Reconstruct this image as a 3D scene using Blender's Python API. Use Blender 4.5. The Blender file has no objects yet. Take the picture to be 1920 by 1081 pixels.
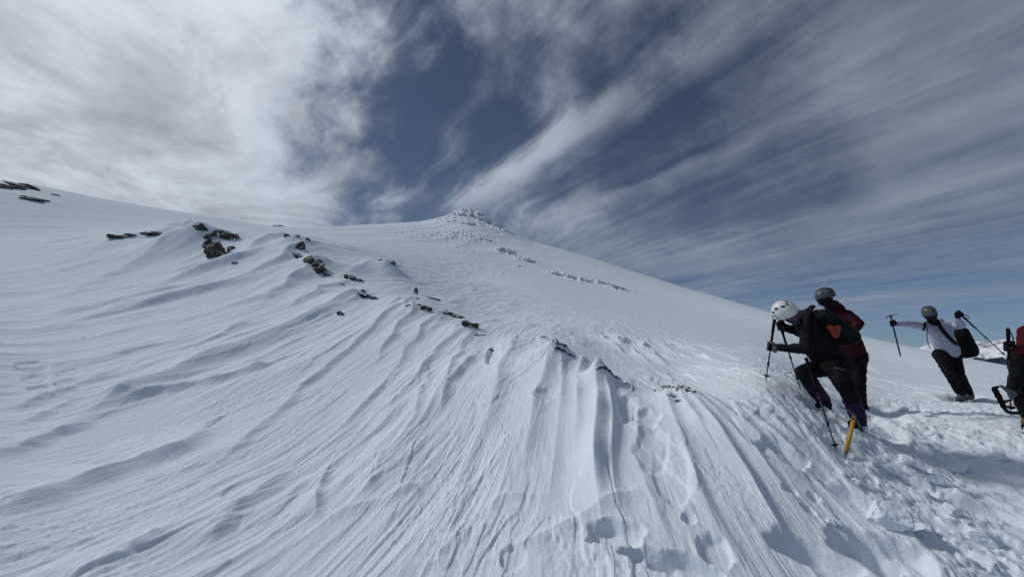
import bpy, bmesh, math, random
import numpy as np
from mathutils import Vector, Matrix, noise as mnoise

D = bpy.data
scene = bpy.context.scene
COL = scene.collection
R = math.radians

# ------------------------------------------------------------------ camera
FPX = 805.0                      # focal length in photo pixels (1920 wide)
PITCH = R(8.8)
cam_d = D.cameras.new("camera"); cam = D.objects.new("camera", cam_d); COL.objects.link(cam)
cam_d.sensor_width = 36.0; cam_d.lens = 36.0 * FPX / 1920.0
cam_d.clip_start = 0.05; cam_d.clip_end = 120000.0
cam.location = (0, 0, 0); cam.rotation_euler = (R(90) + PITCH, 0, 0)
scene.camera = cam
scene.render.resolution_x = 1024; scene.render.resolution_y = 576
scene.view_settings.view_transform = 'Standard'; scene.view_settings.look = 'None'
scene.view_settings.gamma = 1.0; scene.view_settings.exposure = -0.56
scene.view_settings.use_curve_mapping = False

FW = np.array([0, math.cos(PITCH), math.sin(PITCH)]); UP = np.array([0, -math.sin(PITCH), math.cos(PITCH)])
def ray(px, py):
    return FW + np.array([1.0, 0, 0]) * ((px - 960) / FPX) + UP * ((540 - py) / FPX)
def at(px, py, d):               # a point at depth d metres in front of the lens
    return Vector(ray(px, py) * d)

# ------------------------------------------------------------------ sun and sky
SUN_AZ, SUN_EL = R(-66), R(41)   # azimuth from +Y (view direction), clockwise positive
sv = Vector((math.sin(SUN_AZ) * math.cos(SUN_EL), math.cos(SUN_AZ) * math.cos(SUN_EL), math.sin(SUN_EL)))
sl = D.lights.new("sun", 'SUN'); sl.energy = 2.35; sl.angle = R(7); sl.color = (1.0, 0.985, 0.96)
so = D.objects.new("sun", sl); COL.objects.link(so)
so.rotation_euler = sv.to_track_quat('Z', 'Y').to_euler(); so.location = sv * 50

class NT:
    """tiny helper for node graphs"""
    def __init__(s, tree): s.t = tree; s.n = tree.nodes; s.l = tree.links
    def new(s, typ, **kw):
        n = s.n.new(typ)
        for k, v in kw.items(): setattr(n, k, v)
        return n
    def put(s, sock, v):
        if isinstance(v, bpy.types.NodeSocket): s.l.new(v, sock)
        elif v is not None: sock.default_value = v
    def m(s, op, a, b=None, c=None, clamp=False):
        n = s.new('ShaderNodeMath', operation=op); n.use_clamp = clamp
        for i, v in enumerate((a, b, c)):
            if v is not None: s.put(n.inputs[i], v)
        return n.outputs[0]
    def vm(s, op, a, b=None, out=0):
        n = s.new('ShaderNodeVectorMath', operation=op); s.put(n.inputs[0], a)
        if b is not None: s.put(n.inputs[1], b)
        return n.outputs['Value'] if op in ('DOT_PRODUCT', 'LENGTH') else n.outputs[0]
    def comb(s, x, y, z):
        n = s.new('ShaderNodeCombineXYZ')
        for i, v in enumerate((x, y, z)): s.put(n.inputs[i], v)
        return n.outputs[0]
    def sep(s, v):
        n = s.new('ShaderNodeSeparateXYZ'); s.put(n.inputs[0], v); return n.outputs
    def noise(s, vec, scale, detail=4, rough=0.5, dist=0.0):
        n = s.new('ShaderNodeTexNoise'); s.put(n.inputs['Vector'], vec)
        n.inputs['Scale'].default_value = scale; n.inputs['Detail'].default_value = detail
        n.inputs['Roughness'].default_value = rough; n.inputs['Distortion'].default_value = dist
        return n.outputs[0]
    def ramp(s, v, a, b, c=0.0, d=1.0, smooth=True):
        n = s.new('ShaderNodeMapRange'); n.interpolation_type = 'SMOOTHSTEP' if smooth else 'LINEAR'
        s.put(n.inputs[0], v)
        for i, k in enumerate((a, b, c, d)): n.inputs[i + 1].default_value = k
        return n.outputs[0]
    def mixc(s, f, a, b, mode='MIX'):
        n = s.new('ShaderNodeMix', data_type='RGBA', blend_type=mode)
        s.put(n.inputs[0], f)
        for i, v in ((6, a), (7, b)):
            if isinstance(v, (tuple, list)) and len(v) == 3: v = (*v, 1)
            s.put(n.inputs[i], v)
        return n.outputs[2]

def build_sky():
    w = D.worlds.new("World"); scene.world = w; w.use_nodes = True
    T = NT(w.node_tree); T.n.clear()
    out = T.new('ShaderNodeOutputWorld'); bg = T.new('ShaderNodeBackground')
    sky = T.new('ShaderNodeTexSky', sky_type='NISHITA'); sky.sun_disc = False
    sky.sun_elevation = SUN_EL; sky.sun_rotation = SUN_AZ; sky.altitude = 2600
    sky.air_density = 0.9; sky.dust_density = 0.6; sky.ozone_density = 1.2
    tc = T.new('ShaderNodeTexCoord'); d = T.vm('NORMALIZE', tc.outputs['Generated'])
    x, y, z = T.sep(d)
    # cloud sheet: where each direction meets a high flat layer (softened near the horizon)
    den = T.m('ADD', T.m('MAXIMUM', z, 0.0), 0.055)
    cx = T.m('DIVIDE', x, den); cy = T.m('DIVIDE', y, den)
    az = R(-28.5); ca, sa = math.cos(az), math.sin(az)
    along = T.m('ADD', T.m('MULTIPLY', cx, sa), T.m('MULTIPLY', cy, ca))
    across = T.m('SUBTRACT', T.m('MULTIPLY', cx, ca), T.m('MULTIPLY', cy, sa))
    P = T.comb(along, across, 0.0)
    warp = T.m('SUBTRACT', T.noise(P, 0.55, 3, 0.55), 0.5)
    warp2 = T.m('SUBTRACT', T.noise(T.comb(along, across, 7.3), 2.2, 3, 0.6), 0.5)
    sund = T.vm('DOT_PRODUCT', d, tuple(sv)); left = T.ramp(sund, 0.15, 0.72); wk = T.ramp(left, 0.0, 1.0, 0.36, 0.85)
    acw = T.m('ADD', across, T.m('ADD', T.m('MULTIPLY', T.m('MULTIPLY', warp, wk), 1.1), T.m('MULTIPLY', T.m('MULTIPLY', warp2, wk), 0.09)))
    bands = T.noise(T.comb(T.m('MULTIPLY', along, 0.20), T.m('MULTIPLY', acw, 1.5), 1.7), 1.0, 5, 0.55)
    fine = T.noise(T.comb(T.m('MULTIPLY', along, 0.42), T.m('MULTIPLY', acw, 4.6), 3.1), 1.0, 6, 0.60)
    hair = T.noise(T.comb(T.m('MULTIPLY', along, 0.8), T.m('MULTIPLY', acw, 13.0), 9.1), 1.0, 4, 0.6)
    tuft = T.noise(T.comb(T.m('MULTIPLY', along, 1.0), T.m('MULTIPLY', acw, 1.35), 5.0), 1.15, 9, 0.62, 0.5)
    tuft2 = T.noise(T.comb(along, acw, 11.0), 3.6, 7, 0.62, 0.7)
    wn = T.new('ShaderNodeTexNoise'); T.put(wn.inputs['Vector'], d); wn.inputs['Scale'].default_value = 3.2; wn.inputs['Detail'].default_value = 6; wn.inputs['Roughness'].default_value = 0.62
    dw = T.vm('NORMALIZE', T.vm('ADD', d, T.vm('MULTIPLY', T.vm('SUBTRACT', wn.outputs['Color'], (0.5, 0.5, 0.5)), (0.62, 0.62, 0.62))))
    def blob(px, py, rad, soft=1.0):      # soft ragged patch of the sky round a direction
        v = Vector(ray(px, py)).normalized()
        return T.ramp(T.vm('DOT_PRODUCT', dw, tuple(v)), math.cos(R(rad)), math.cos(R(rad * (1 - soft))))
    def seg(px, py, qx, qy, w0, tp=1.15):          # soft streak between two directions
        a = Vector(ray(px, py)).normalized(); b = Vector(ray(qx, qy)).normalized()
        n = a.cross(b).normalized(); m = (a + b).normalized(); half = a.angle(b) / 2
        dn = T.m('ABSOLUTE', T.m('ADD', T.vm('DOT_PRODUCT', d, tuple(n)), T.m('ADD', T.m('MULTIPLY', T.m('SUBTRACT', tuft, 0.5), 0.10), T.m('MULTIPLY', T.m('SUBTRACT', fine, 0.5), 0.10))))
        f = T.ramp(dn, math.sin(R(w0)), 0.0)
        g = T.ramp(T.vm('DOT_PRODUCT', d, tuple(m)), math.cos(half * tp), math.cos(half * 0.35))
        return T.m('MULTIPLY', f, g)
    def total(*tv):
        o = None
        for v, k in tv:
            v = T.m('MULTIPLY', v, k) if not isinstance(v, float) else k; o = v if o is None else T.m('ADD', o, v)
        return o
    c5 = lambda v: T.m('SUBTRACT', v, 0.5)
    # woolly ice cloud on the sun side
    dl = total((blob(60, 120, 30), .75), (blob(330, 90, 22), .55), (blob(280, 380, 24), .60), (blob(560, 370, 13), .42), (blob(470, 20, 15), .42), (blob(660, 350, 6), .25),
               (blob(565, 205, 9), -.42), (blob(150, 110, 10), -.16), (c5(tuft), 1.05), (c5(tuft2), .40), (c5(fine), 1.0), (c5(hair), .45), (1.0, -.04))
    covl = T.m('MULTIPLY', T.ramp(dl, -0.08, 1.40), 0.90)
    # long parallel streaks over the rest
    dr = total((bands, 1.12), (fine, .72), (c5(hair), .30), (c5(wn.outputs[0]), .55), (1.0, .05), (c5(tuft), .45), (c5(tuft2), .18), (blob(780, 240, 20), -.34), (blob(740, 120, 11), -.10), (blob(1120, 230, 14), -.24), (blob(1330, 260, 17), -.24), (blob(560, 215, 12), -.15),
               (blob(1010, 20, 15), .26), (blob(1330, 10, 18), .16), (blob(1780, 60, 20), .10), (blob(1750, 400, 24), .12), (blob(1180, 440, 10), .14),
               (seg(856, 396, 1180, 165, 3.4), .72), (seg(940, 430, 1330, 310, 2.2), .30), (T.ramp(z, .20, 0.02), -.20))
    covr = T.m('MULTIPLY', T.ramp(dr, 0.53, 1.60), 0.88)
    cov = T.m('SUBTRACT', 1.0, T.m('MULTIPLY', T.m('SUBTRACT', 1.0, covl), T.m('SUBTRACT', 1.0, covr)))
    dens = T.m('ADD', T.m('MULTIPLY', dl, 0.8), 0.45)
    cov = T.m('MULTIPLY', cov, T.ramp(z, -0.01, 0.10, 0.35, 1.0))
    # thin ice cloud: bright towards the sun, grey away from it
    glow = T.m('POWER', T.ramp(sund, -0.15, 1.0, 0, 1, False), 2.6)
    cb = T.m('ADD', 0.46, T.m('MULTIPLY', glow, 0.92))
    thick = T.ramp(dens, 1.0, 1.7, 1.0, 0.84)
    cb = T.m('MULTIPLY', cb, thick)
    tex = T.ramp(T.m('ADD', T.m('MULTIPLY', tuft, .65), T.m('MULTIPLY', wn.outputs[0], .35)), 0.37, 0.60, -0.40, 0.14)
    cb = T.m('MULTIPLY', cb, T.m('ADD', 1.0, T.m('MULTIPLY', tex, T.ramp(left, 0, 1, 0.25, 1.0))))
    cc = T.vm('SCALE', T.mixc(glow, (0.78, 0.93, 1.12), (0.92, 0.985, 1.06)), None)
    cc.node.inputs['Scale'].default_value = 1.0; T.l.new(cb, cc.node.inputs['Scale'])
    base = T.vm('SCALE', sky.outputs[0], None); base.node.inputs['Scale'].default_value = 0.066
    base = T.mixc(T.ramp(z, 0.30, 0.0), base, T.vm('MULTIPLY', base, (0.62, 0.82, 1.12)))
    # high cold air is greyer than the clear-sky model
    hs = T.new('ShaderNodeHueSaturation'); hs.inputs['Saturation'].default_value = 0.92; T.l.new(base, hs.inputs['Color'])
    fin = T.mixc(cov, hs.outputs[0], cc)
    T.l.new(fin, bg.inputs['Color']); bg.inputs['Strength'].default_value = 1.0
    T.l.new(bg.outputs[0], out.inputs[0])
    w.cycles.sampling_method = 'MANUAL'; w.cycles.sample_map_resolution = 512
build_sky()

# ------------------------------------------------------------------ helpers for naming
def tag(o, label=None, cat=None, group=None, kind=None):
    for k, v in (('label', label), ('category', cat), ('group', group), ('kind', kind)):
        if v: o[k] = v
    return o
def link(name, me, mat=None, parent=None, loc=None):
    o = D.objects.new(name, me); COL.objects.link(o)
    if mat: me.materials.append(mat)
    if parent: o.parent = parent
    if loc is not None: o.location = loc
    return o
def empty(name, loc, label, cat, group=None):
    o = D.objects.new(name, None); COL.objects.link(o); o.location = loc; o.empty_display_size = 0.2
    return tag(o, label, cat, group)
def smooth(me):
    me.polygons.foreach_set('use_smooth', np.ones(len(me.polygons), dtype=bool))

# ------------------------------------------------------------------ numpy noise
def _h(ix, iy, s):
    h = (ix.astype(np.int64) * 374761393 + iy.astype(np.int64) * 668265263 + s * 1442695041) & 0xffffffff
    h = ((h ^ (h >> 13)) * 1274126177) & 0xffffffff
    h = ((h ^ (h >> 15)) * 2246822519) & 0xffffffff
    return ((h ^ (h >> 16)) & 0xffff) / 65536.0 * (2 * math.pi)
def pn(x, y, s=0):                       # gradient noise, about -0.7..0.7
    x = np.asarray(x, dtype=np.float64); y = np.asarray(y, dtype=np.float64)
    ix = np.floor(x); iy = np.floor(y); fx = x - ix; fy = y - iy
    u = fx * fx * fx * (fx * (fx * 6 - 15) + 10); v = fy * fy * fy * (fy * (fy * 6 - 15) + 10)
    def g(a, b):
        t = _h(ix + a, iy + b, s); return np.cos(t) * (fx - a) + np.sin(t) * (fy - b)
    n0 = g(0, 0); n1 = g(1, 0); n2 = g(0, 1); n3 = g(1, 1)
    return (n0 + u * (n1 - n0)) * (1 - v) + (n2 + u * (n3 - n2)) * v
def fbm(x, y, o=4, s=0, p=0.5):
    r = 0; a = 1
    for i in range(o):
        r = r + a * pn(x * 2 ** i + 3.1 * i, y * 2 ** i - 1.7 * i, s + i); a *= p
    return r
def sst(x, a, b):
    t = np.clip((x - a) / (b - a), 0, 1); return t * t * (3 - 2 * t)

# ------------------------------------------------------------------ macro terrain
EYE = 1.6
def pol(px, py):                          # pixel -> azimuth, tan(elevation)
    v = ray(px, py); return math.atan2(v[0], v[1]), v[2] / math.hypot(v[0], v[1])
SKY = [(-150,330,150),(0,338,150),(60,345,155),(120,357,160),(200,373,170),(300,391,185),(400,406,200),(450,415,210),(520,425,230),(600,426,260),
       (680,421,285),(740,418,300),(790,414,310),(820,409,315),(850,402,318),(875,399,320),(900,405,318),(930,421,310),(960,434,300),(1000,452,285),(1060,468,265),
       (1130,489,240),(1200,512,215),(1290,540,180),(1360,560,150),(1430,580,125),(1520,604,100),(1600,625,85),(1650,637,75),
       (1720,652,62),(1800,668,52),(1860,679,48),(1920,690,45),(2050,712,42)]
SA = np.array([pol(a, b)[0] for a, b, c in SKY]); ST = np.array([pol(a, b)[1] for a, b, c in SKY]); SR = np.array([c for a, b, c in SKY], float)
CP = [ # px, py, horizontal distance
 (0,1081,3.9),(0,900,6.0),(0,750,10),(0,640,17),(0,560,28),(0,500,40),(0,474,48),(0,440,80),
 (200,1081,3.6),(200,850,6.8),(200,700,11.5),(200,560,24),(200,480,38),(230,447,45),(230,430,75),
 (360,1081,3.4),(360,850,6.1),(360,700,10.5),(360,580,19),(360,500,30),(370,455,38),(360,430,80),
 (560,1081,3.1),(560,850,5.5),(560,700,9),(560,590,15.5),(570,510,23),(560,458,30),(560,445,70),
 (780,1081,2.8),(780,900,4.2),(780,750,6.5),(790,640,10),(780,572,14.5),(780,545,22),(780,480,75),
 (880,900,4.1),(880,750,6.0),(880,680,8.2),(880,618,11.2),(880,590,17),(870,520,60),(870,450,160),
 (960,1081,2.6),(960,900,3.9),(960,750,5.7),(960,650,8.6),(970,600,17),(970,530,60),
 (1040,1081,2.55),(1040,900,3.8),(1040,750,5.4),(1040,648,8.0),(1040,612,13),(1040,560,35),
 (1130,1081,2.55),(1130,900,3.7),(1130,770,5.0),(1130,705,6.3),(1130,660,9),(1130,610,18),(1130,560,55),
 (1290,1081,2.65),(1290,900,3.7),(1290,800,4.7),(1290,737,5.8),(1290,690,8),(1290,640,16),(1290,590,50),
 (1430,1081,2.9),(1430,900,4.0),(1430,800,4.9),(1436,716,5.8),(1430,670,11),(1430,630,30),
 (1600,1081,3.3),(1600,900,4.7),(1587,842,5.2),(1610,795,6.05),(1550,772,5.85),(1640,768,8.3),(1610,720,12),(1600,670,28),
 (1800,1081,3.8),(1800,900,5.8),(1810,745,11.4),(1800,700,22),
 (1920,1081,4.2),(1920,900,6.1),(1912,800,7.6),(1920,740,14),(1920,710,24)]
def uval(t, r): return t + EYE / r
X = []; U = []
for px, py, r in CP:
    a, t = pol(px, py); X.append((a * 2.2, math.log(r))); U.append(uval(t, r))
for a in (-62, -80, 62, 80):              # outside the frame: the plain mountainside
    for r in (1.5, 4, 12, 40, 120):
        X.append((R(a) * 2.2, math.log(r))); U.append(0.22 * math.cos(R(a)) - (0.10 if a < 0 else 0.12) * math.sin(R(a)))
for a in range(-50, 51, 20):
    X.append((R(a) * 2.2, math.log(1.2))); U.append(0.13 - 0.06 * math.sin(R(a)))
X = np.array(X); U = np.array(U)
def _k(d2): return d2 * np.log(d2 + 1e-9) * 0.5
n = len(X); K = _k(((X[:, None] - X[None]) ** 2).sum(-1)) + np.eye(n) * 2e-3
A = np.zeros((n + 3, n + 3)); A[:n, :n] = K; A[:n, n] = 1; A[:n, n + 1:] = X; A[n, :n] = 1; A[n + 1:, :n] = X.T
W = np.linalg.solve(A, np.concatenate([U, np.zeros(3)]))
# coarse table
GA = np.linspace(R(-85), R(85), 341); GL = np.linspace(math.log(1.0), math.log(1400), 300)
ga, gl = np.meshgrid(GA, GL, indexing='ij')
q = np.stack([ga.ravel() * 2.2, np.minimum(gl.ravel(), math.log(320))], 1)
G = np.zeros(len(q))
for i in range(n): G += W[i] * _k(((q - X[i]) ** 2).sum(1))
G += W[n] + q @ W[n + 1:]
G = G.reshape(ga.shape)
def bil(tab, A0, L0, a, l):
    fa = np.clip((a - A0[0]) / (A0[1] - A0[0]), 0, len(A0) - 1.001); fl = np.clip((l - L0[0]) / (L0[1] - L0[0]), 0, len(L0) - 1.001)
    ia = fa.astype(int); il = fl.astype(int); fa = fa - ia; fl = fl - il
    return (tab[ia, il] * (1 - fa) + tab[ia + 1, il] * fa) * (1 - fl) + (tab[ia, il + 1] * (1 - fa) + tab[ia + 1, il + 1] * fa) * fl
def plane_u(a): return 0.20 * np.cos(a) - 0.12 * np.sin(a)
def macro(a, r):
    """height of the smooth mountainside at azimuth a, distance r"""
    l = np.log(np.maximum(r, 0.3))
    u = bil(G, GA, GL, np.clip(a, R(-84.9), R(84.9)), np.maximum(l, math.log(1.01)))
    wo = sst(np.abs(a), R(62), R(85)); u = u * (1 - wo) + plane_u(a) * wo
    t = u - EYE / np.maximum(r, 0.3)
    ts = np.interp(a, SA, ST); rs = np.interp(a, SA, SR)
    ins = 1 - sst(np.abs(a), R(56), R(70))
    ts = ts * ins + (plane_u(a) - 0.03) * (1 - ins)
    t = np.minimum(t, ts - 0.0 + 0.02 * (1 - ins))
    w = sst(l, np.log(rs / 2.6), np.log(rs)); t = t * (1 - w) + ts * w
    over = np.maximum(l - np.log(rs), 0)
    t = t - 0.16 * over ** 1.25 - 0.02 * over
    return t * np.maximum(r, 0.3)
_MH = {}
def macro_hit(px, py, rmax=400):
    key = (round(px, 1), round(py, 1))
    if key not in _MH: _MH[key] = _macro_hit(px, py, rmax)
    return _MH[key]
def _macro_hit(px, py, rmax=400):
    a, t = pol(px, py); r = np.exp(np.linspace(math.log(1.6), math.log(rmax), 900))
    z = macro(np.full_like(r, a), r)
    k = np.nonzero(z >= t * r)[0]
    r0 = r[k[0]] if len(k) else np.interp(a, SA, SR) * 0.98
    return a, r0

# ------------------------------------------------------------------ snow surface
# crests of the wind drifts: far end first; height, gentle width, steep width as photo pixels at that distance
RIDGES = [
 ([(352,424),(300,441),(230,449),(120,490),(0,522)], 9, 42, 15), ([(352,424),(318,462),(270,492),(130,545),(0,578)], 9, 30, 12),
 ([(530,446),(490,462),(455,490),(380,512),(260,545)], 11, 30, 12), ([(560,470),(505,500),(430,535),(280,570),(60,622)], 8, 34, 11),
 ([(590,498),(560,520),(500,560),(380,585)], 8, 26, 11), ([(350,540),(220,570),(60,600)], 5, 25, 10),
 ([(672,556),(600,590),(520,630),(400,670),(240,740),(60,820)], 13, 46, 17), ([(660,530),(600,545),(520,590)], 6, 22, 9),
 ([(772,562),(712,604),(640,665),(540,745),(440,835),(300,930),(150,1030)], 13, 44, 15),
 ([(780,575),(735,625),(690,690)], 9, 20, 10), ([(820,592),(760,650),(715,725),(650,800),(560,880)], 10, 34, 13),
 ([(870,612),(815,660),(760,730),(690,830)], 10, 30, 13), ([(885,625),(850,680),(805,760),(740,860),(640,990)], 10, 34, 14),
 ([(385,806),(330,842),(210,878),(100,918),(-40,975)], 18, 70, 24), ([(505,682),(420,712),(310,734),(168,772)], 11, 50, 13),
 ([(160,792),(80,822),(-30,858)], 10, 50, 13), ([(330,640),(220,670),(80,700)], 5, 30, 9), ([(460,610),(360,655),(290,672)], 6, 26, 9),
 ([(250,745),(130,755),(0,800)], 6, 30, 10), ([(540,885),(450,950),(362,1052)], 14, 50, 18), ([(725,845),(700,890),(690,930)], 9, 36, 16),
 ([(890,670),(836,722),(814,792)], 14, 30, 13), ([(620,880),(590,930),(588,975)], 12, 34, 13), ([(800,700),(770,790),(720,870)], 7, 30, 12),
 ([(1034,652),(1006,735),(990,835),(972,935)], 17, 46, 24), ([(960,640),(935,700),(900,800),(850,950),(820,1070)], 13, 50, 26),
 ([(1048,660),(1052,740),(1040,850),(1010,1000)], 9, 24, 16), ([(1085,665),(1082,740),(1075,860)], 8, 16, 12),
 ([(1122,700),(1117,780),(1114,870),(1124,1010)], 40, 26, 28), ([(1140,705),(1144,790),(1152,900),(1170,1040)], 14, 12, 20),
 ([(1180,735),(1196,830),(1230,950),(1270,1070)], 9, 26, 18), ([(1250,742),(1262,800),(1300,880),(1340,960),(1400,1070)], 10, 24, 14),
 ([(1275,742),(1300,790),(1316,812)], 10, 16, 11), ([(1288,742),(1330,800),(1400,890),(1478,1000),(1500,1075)], 17, 46, 15),
 ([(1300,742),(1352,792),(1430,868),(1500,940),(1600,1030)], 12, 34, 13), ([(1320,745),(1390,795),(1460,850),(1530,905)], 11, 26, 12),
 ([(1350,745),(1420,785),(1490,842),(1540,890)], 10, 22, 10), ([(1385,748),(1450,782),(1520,838)], 8, 18, 9),
 ([(1415,745),(1480,782),(1540,822)], 7, 16, 8), ([(1560,880),(1640,940),(1700,1000),(1780,1075)], 12, 34, 14),
 ([(1700,880),(1800,930),(1920,985)], 8, 30, 12), ([(1640,800),(1760,850),(1900,900)], 6, 30, 10),
 ([(1190,912),(1120,950),(1020,990),(880,1060)], 9, 16, 30), ([(1000,925),(940,930),(900,965)], 6, 16, 20),
 ([(790,905),(720,938),(640,955),(590,968)], 7, 14, 20), ([(860,1000),(800,1075)], 10, 40, 16),
 ([(300,1000),(200,1050),(120,1085)], 10, 40, 16), ([(200,700),(100,740),(0,775)], 6, 26, 10),
 ([(1128,630),(1160,655),(1176,664)], 7, 12, 7), ([(1160,632),(1200,668),(1225,685)], 7, 12, 7), ([(1200,640),(1235,670),(1255,688)], 7, 12, 7), ([(1145,630),(1180,655)], 5, 9, 6),
 ([(740,494),(700,497),(640,525)], 6, 25, 14),
]
MOUNDS = [ # px, py, radius px, height px
 (362,460,62,40),(545,462,55,22),(604,500,46,14),(724,510,44,24),(1042,662,30,20),(1126,712,26,20),(1270,745,34,14),(790,584,34,12),(880,624,30,9),(855,412,42,3)]
DENTS = [ # hollows: px, py, half width, half height, depth (px)
 (1150,992,46,26,26),(1215,1030,44,16,22),(1280,1050,60,26,26),(960,1036,22,22,9),(1340,1022,28,28,12),(1222,836,30,42,7),(1262,880,30,60,6),
 (1525,1035,55,26,28),(1625,1028,42,30,28),(1690,1040,38,26,22),(1466,845,34,20,14),(1600,772,60,12,14),(1545,768,30,9,10),(1645,772,36,9,10),(1825,748,30,7,8),
 (1760,1010,40,14,16),(1600,930,34,10,14),(1700,900,30,10,12),(1840,960,44,12,14),(1290,960,12,10,10),(1580,842,30,8,6),(1480,915,10,6,9),(1525,925,9,6,9),(1515,948,9,6,9),
 (1175,765,18,24,10),(1210,780,24,16,8),(1020,745,20,10,6),(925,668,14,16,10),(60,690,16,8,3),(125,745,16,10,4),(75,735,12,8,3),(130,700,14,9,3),(122,722,12,8,3),(66,712,12,8,3)]
WAZ = R(10.6)
def flow(x, y):
    v = x * math.cos(WAZ) - y * math.sin(WAZ); u = x * math.sin(WAZ) + y * math.cos(WAZ)
    v = v * (1 + 0.10 * sst(v, 0.0, 2.5) * np.clip(u, 0, 9))
    return u, v
def seg_field(x, y, pts, widths):
    """nearest signed distance and 0..1 position along a world polyline"""
    best = np.full(x.shape, 1e9); sg = np.zeros_like(x); tt = np.zeros_like(x)
    L = [0.0]
    for i in range(len(pts) - 1): L.append(L[-1] + math.dist(pts[i], pts[i + 1]))
    for i in range(len(pts) - 1):
        ax, ay = pts[i]; bx, by = pts[i + 1]; dx, dy = bx - ax, by - ay; l2 = dx * dx + dy * dy + 1e-12
        t = np.clip(((x - ax) * dx + (y - ay) * dy) / l2, 0, 1)
        ex = x - ax - t * dx; ey = y - ay - t * dy; d = np.hypot(ex, ey)
        nx, ny = -dy, dx                                   # choose the right / near side as positive
        rx, ry = ay, -ax; h = math.hypot(ax, ay)
        if nx * (rx - 0.6 * ax) + ny * (ry - 0.6 * ay) < 0: nx, ny = -nx, -ny
        k = d < best
        best = np.where(k, d, best); sg = np.where(k, np.sign(ex * nx + ey * ny), sg); tt = np.where(k, (L[i] + t * (L[i + 1] - L[i])) / L[-1], tt)
    return best * sg, tt
def hills_detail(a, r):
    """height added to the mountainside: drifts, sastrugi, trampled snow"""
    x = r * np.sin(a); y = r * np.cos(a); z = np.zeros_like(x)
    infr = (np.abs(a) < R(60)) & (r > 1.4)
    wx = x + 0.02 * np.minimum(r, 20) * pn(x / 1.3, y / 1.3, 77)
    wy = y
    # hand-laid crests
    for j, (pts, h, wl, wr) in enumerate(RIDGES):
        W3 = []; rr = []
        for k in range(len(pts) - 1):
            for f in (0, .25, .5, .75) if k < len(pts) - 2 else (0, .25, .5, .75, 1):
                pa = pts[k][0] * (1 - f) + pts[k + 1][0] * f; pb = pts[k][1] * (1 - f) + pts[k + 1][1] * f
                aa, ra = macro_hit(pa, pb); W3.append((ra * math.sin(aa), ra * math.cos(aa))); rr.append(ra)
        rr = np.array(rr); P = np.array(W3); m = rr.max() * wl * 4.2 / FPX
        sel = np.nonzero(infr & (x > P[:, 0].min() - m) & (x < P[:, 0].max() + m) & (y > P[:, 1].min() - m) & (y < P[:, 1].max() + m))[0]
        if not len(sel): continue
        s, t = seg_field(wx[sel], wy[sel], W3, None)
        rl = np.interp(t, np.linspace(0, 1, len(rr)), rr) / FPX
        s = s + rl * 5 * pn(x[sel] / (rl * 60), y[sel] / (rl * 60), 300 + j)
        if j < 8: h = h * 1.7; wr = wr * 1.7
        H = 1.0 * h * rl * (0.8 + 0.5 * pn(t * 6 + j, t * 0 + 1.5, 5)); wL = wl * rl; wR = wr * rl
        g = np.where(s < 0, np.exp(-np.abs(s) / wL), np.exp(-(s / (wR * 0.85)) ** 1.6))
        g = g - 0.06
        z[sel] += np.maximum(g, 0) * H * sst(t, -0.08, 0.10) * sst(t, 1.0, 0.72)
    for px, py, rad, h in MOUNDS:
        aa, ra = macro_hit(px, py + 2); s = ra / FPX; cx, cy = ra * math.sin(aa), ra * math.cos(aa)
        k = np.nonzero((np.abs(x - cx) < 3 * rad * s) & (np.abs(y - cy) < 3 * rad * s))[0]
        d = np.hypot(x[k] - cx, y[k] - cy) / (rad * s)
        z[k] += h * s * np.exp(-d ** 1.35 * 1.4)
    for j, (px, py, hw, hh, dep) in enumerate(DENTS):
        aa, ra = macro_hit(px, py); s = ra / FPX
        a2, r2 = macro_hit(px, py - hh); a3, r3 = macro_hit(px, py + hh); hr = max((r2 - r3) / 2, 0.05)
        k = np.nonzero((np.abs(a - aa) * ra < 2 * hw * s) & (np.abs(r - ra) < 2 * hr))[0]
        lx = (a[k] - aa) * ra / (hw * s); ly = (r[k] - ra) / hr
        d = np.hypot(lx, ly) * (1 + 0.35 * pn(lx * 1.5 + j, ly * 1.5, 900 + j))
        z[k] -= dep * s * 0.9 * (1 - sst(d, 0.70, 1.08)) - dep * s * 0.05 * np.exp(-((d - 1.15) / 0.2) ** 2)
    z -= 0.045 * infr * (1 - sst(r, 9, 16))
    # wind carving everywhere: leaning ridges drawn out along the wind
    uu, vv = flow(x, y)
    vv = vv + 0.14 * pn(uu / 3.8, vv / 2.0, 11) + 0.06 * pn(uu / 0.9, vv / 0.4, 12)
    near = 1 - sst(r, 9, 30); mid = sst(r, 5, 14) * (1 - sst(r, 70, 150)); far = sst(r, 60, 160)
    patch = sst(fbm(x / 2.2, y / 3.5, 2, 40), -0.2, 0.45); patch2 = sst(fbm(x / 3.1, y / 4.5, 2, 45), -0.1, 0.4)
    tram = trample(a, r); calm = 1 - 0.9 * tram
    def on(w, fn):
        k = np.nonzero(w > 1e-3)[0]
        if len(k): z[k] += w[k] * fn(k)
    def saw(Lu, Wv, seed, lean=0.55):
        def f(k):
            u, v = uu[k], vv[k]
            n0 = 1 - np.abs(pn(u / Lu, v / Wv, seed)) * 2.2
            n1 = 1 - np.abs(pn(u / Lu, (v - lean * Wv * n0 * 0.35) / Wv, seed)) * 2.2
            return np.maximum(n1, 0) ** 1.4
        return f
    big = sst(fbm(x / 1.9 + 3, y / 4.2, 2, 46), -0.30, 0.30)
    on(near * calm * infr * 0.036 * (0.15 + 0.85 * big) * (0.35 + 0.65 * sst(x, -4.5, -0.5)), saw(5.5, 1.45, 26))
    on(near * calm * infr * 0.026 * (0.10 + 1.1 * patch2 * big), saw(4.2, 0.62, 21))
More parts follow.
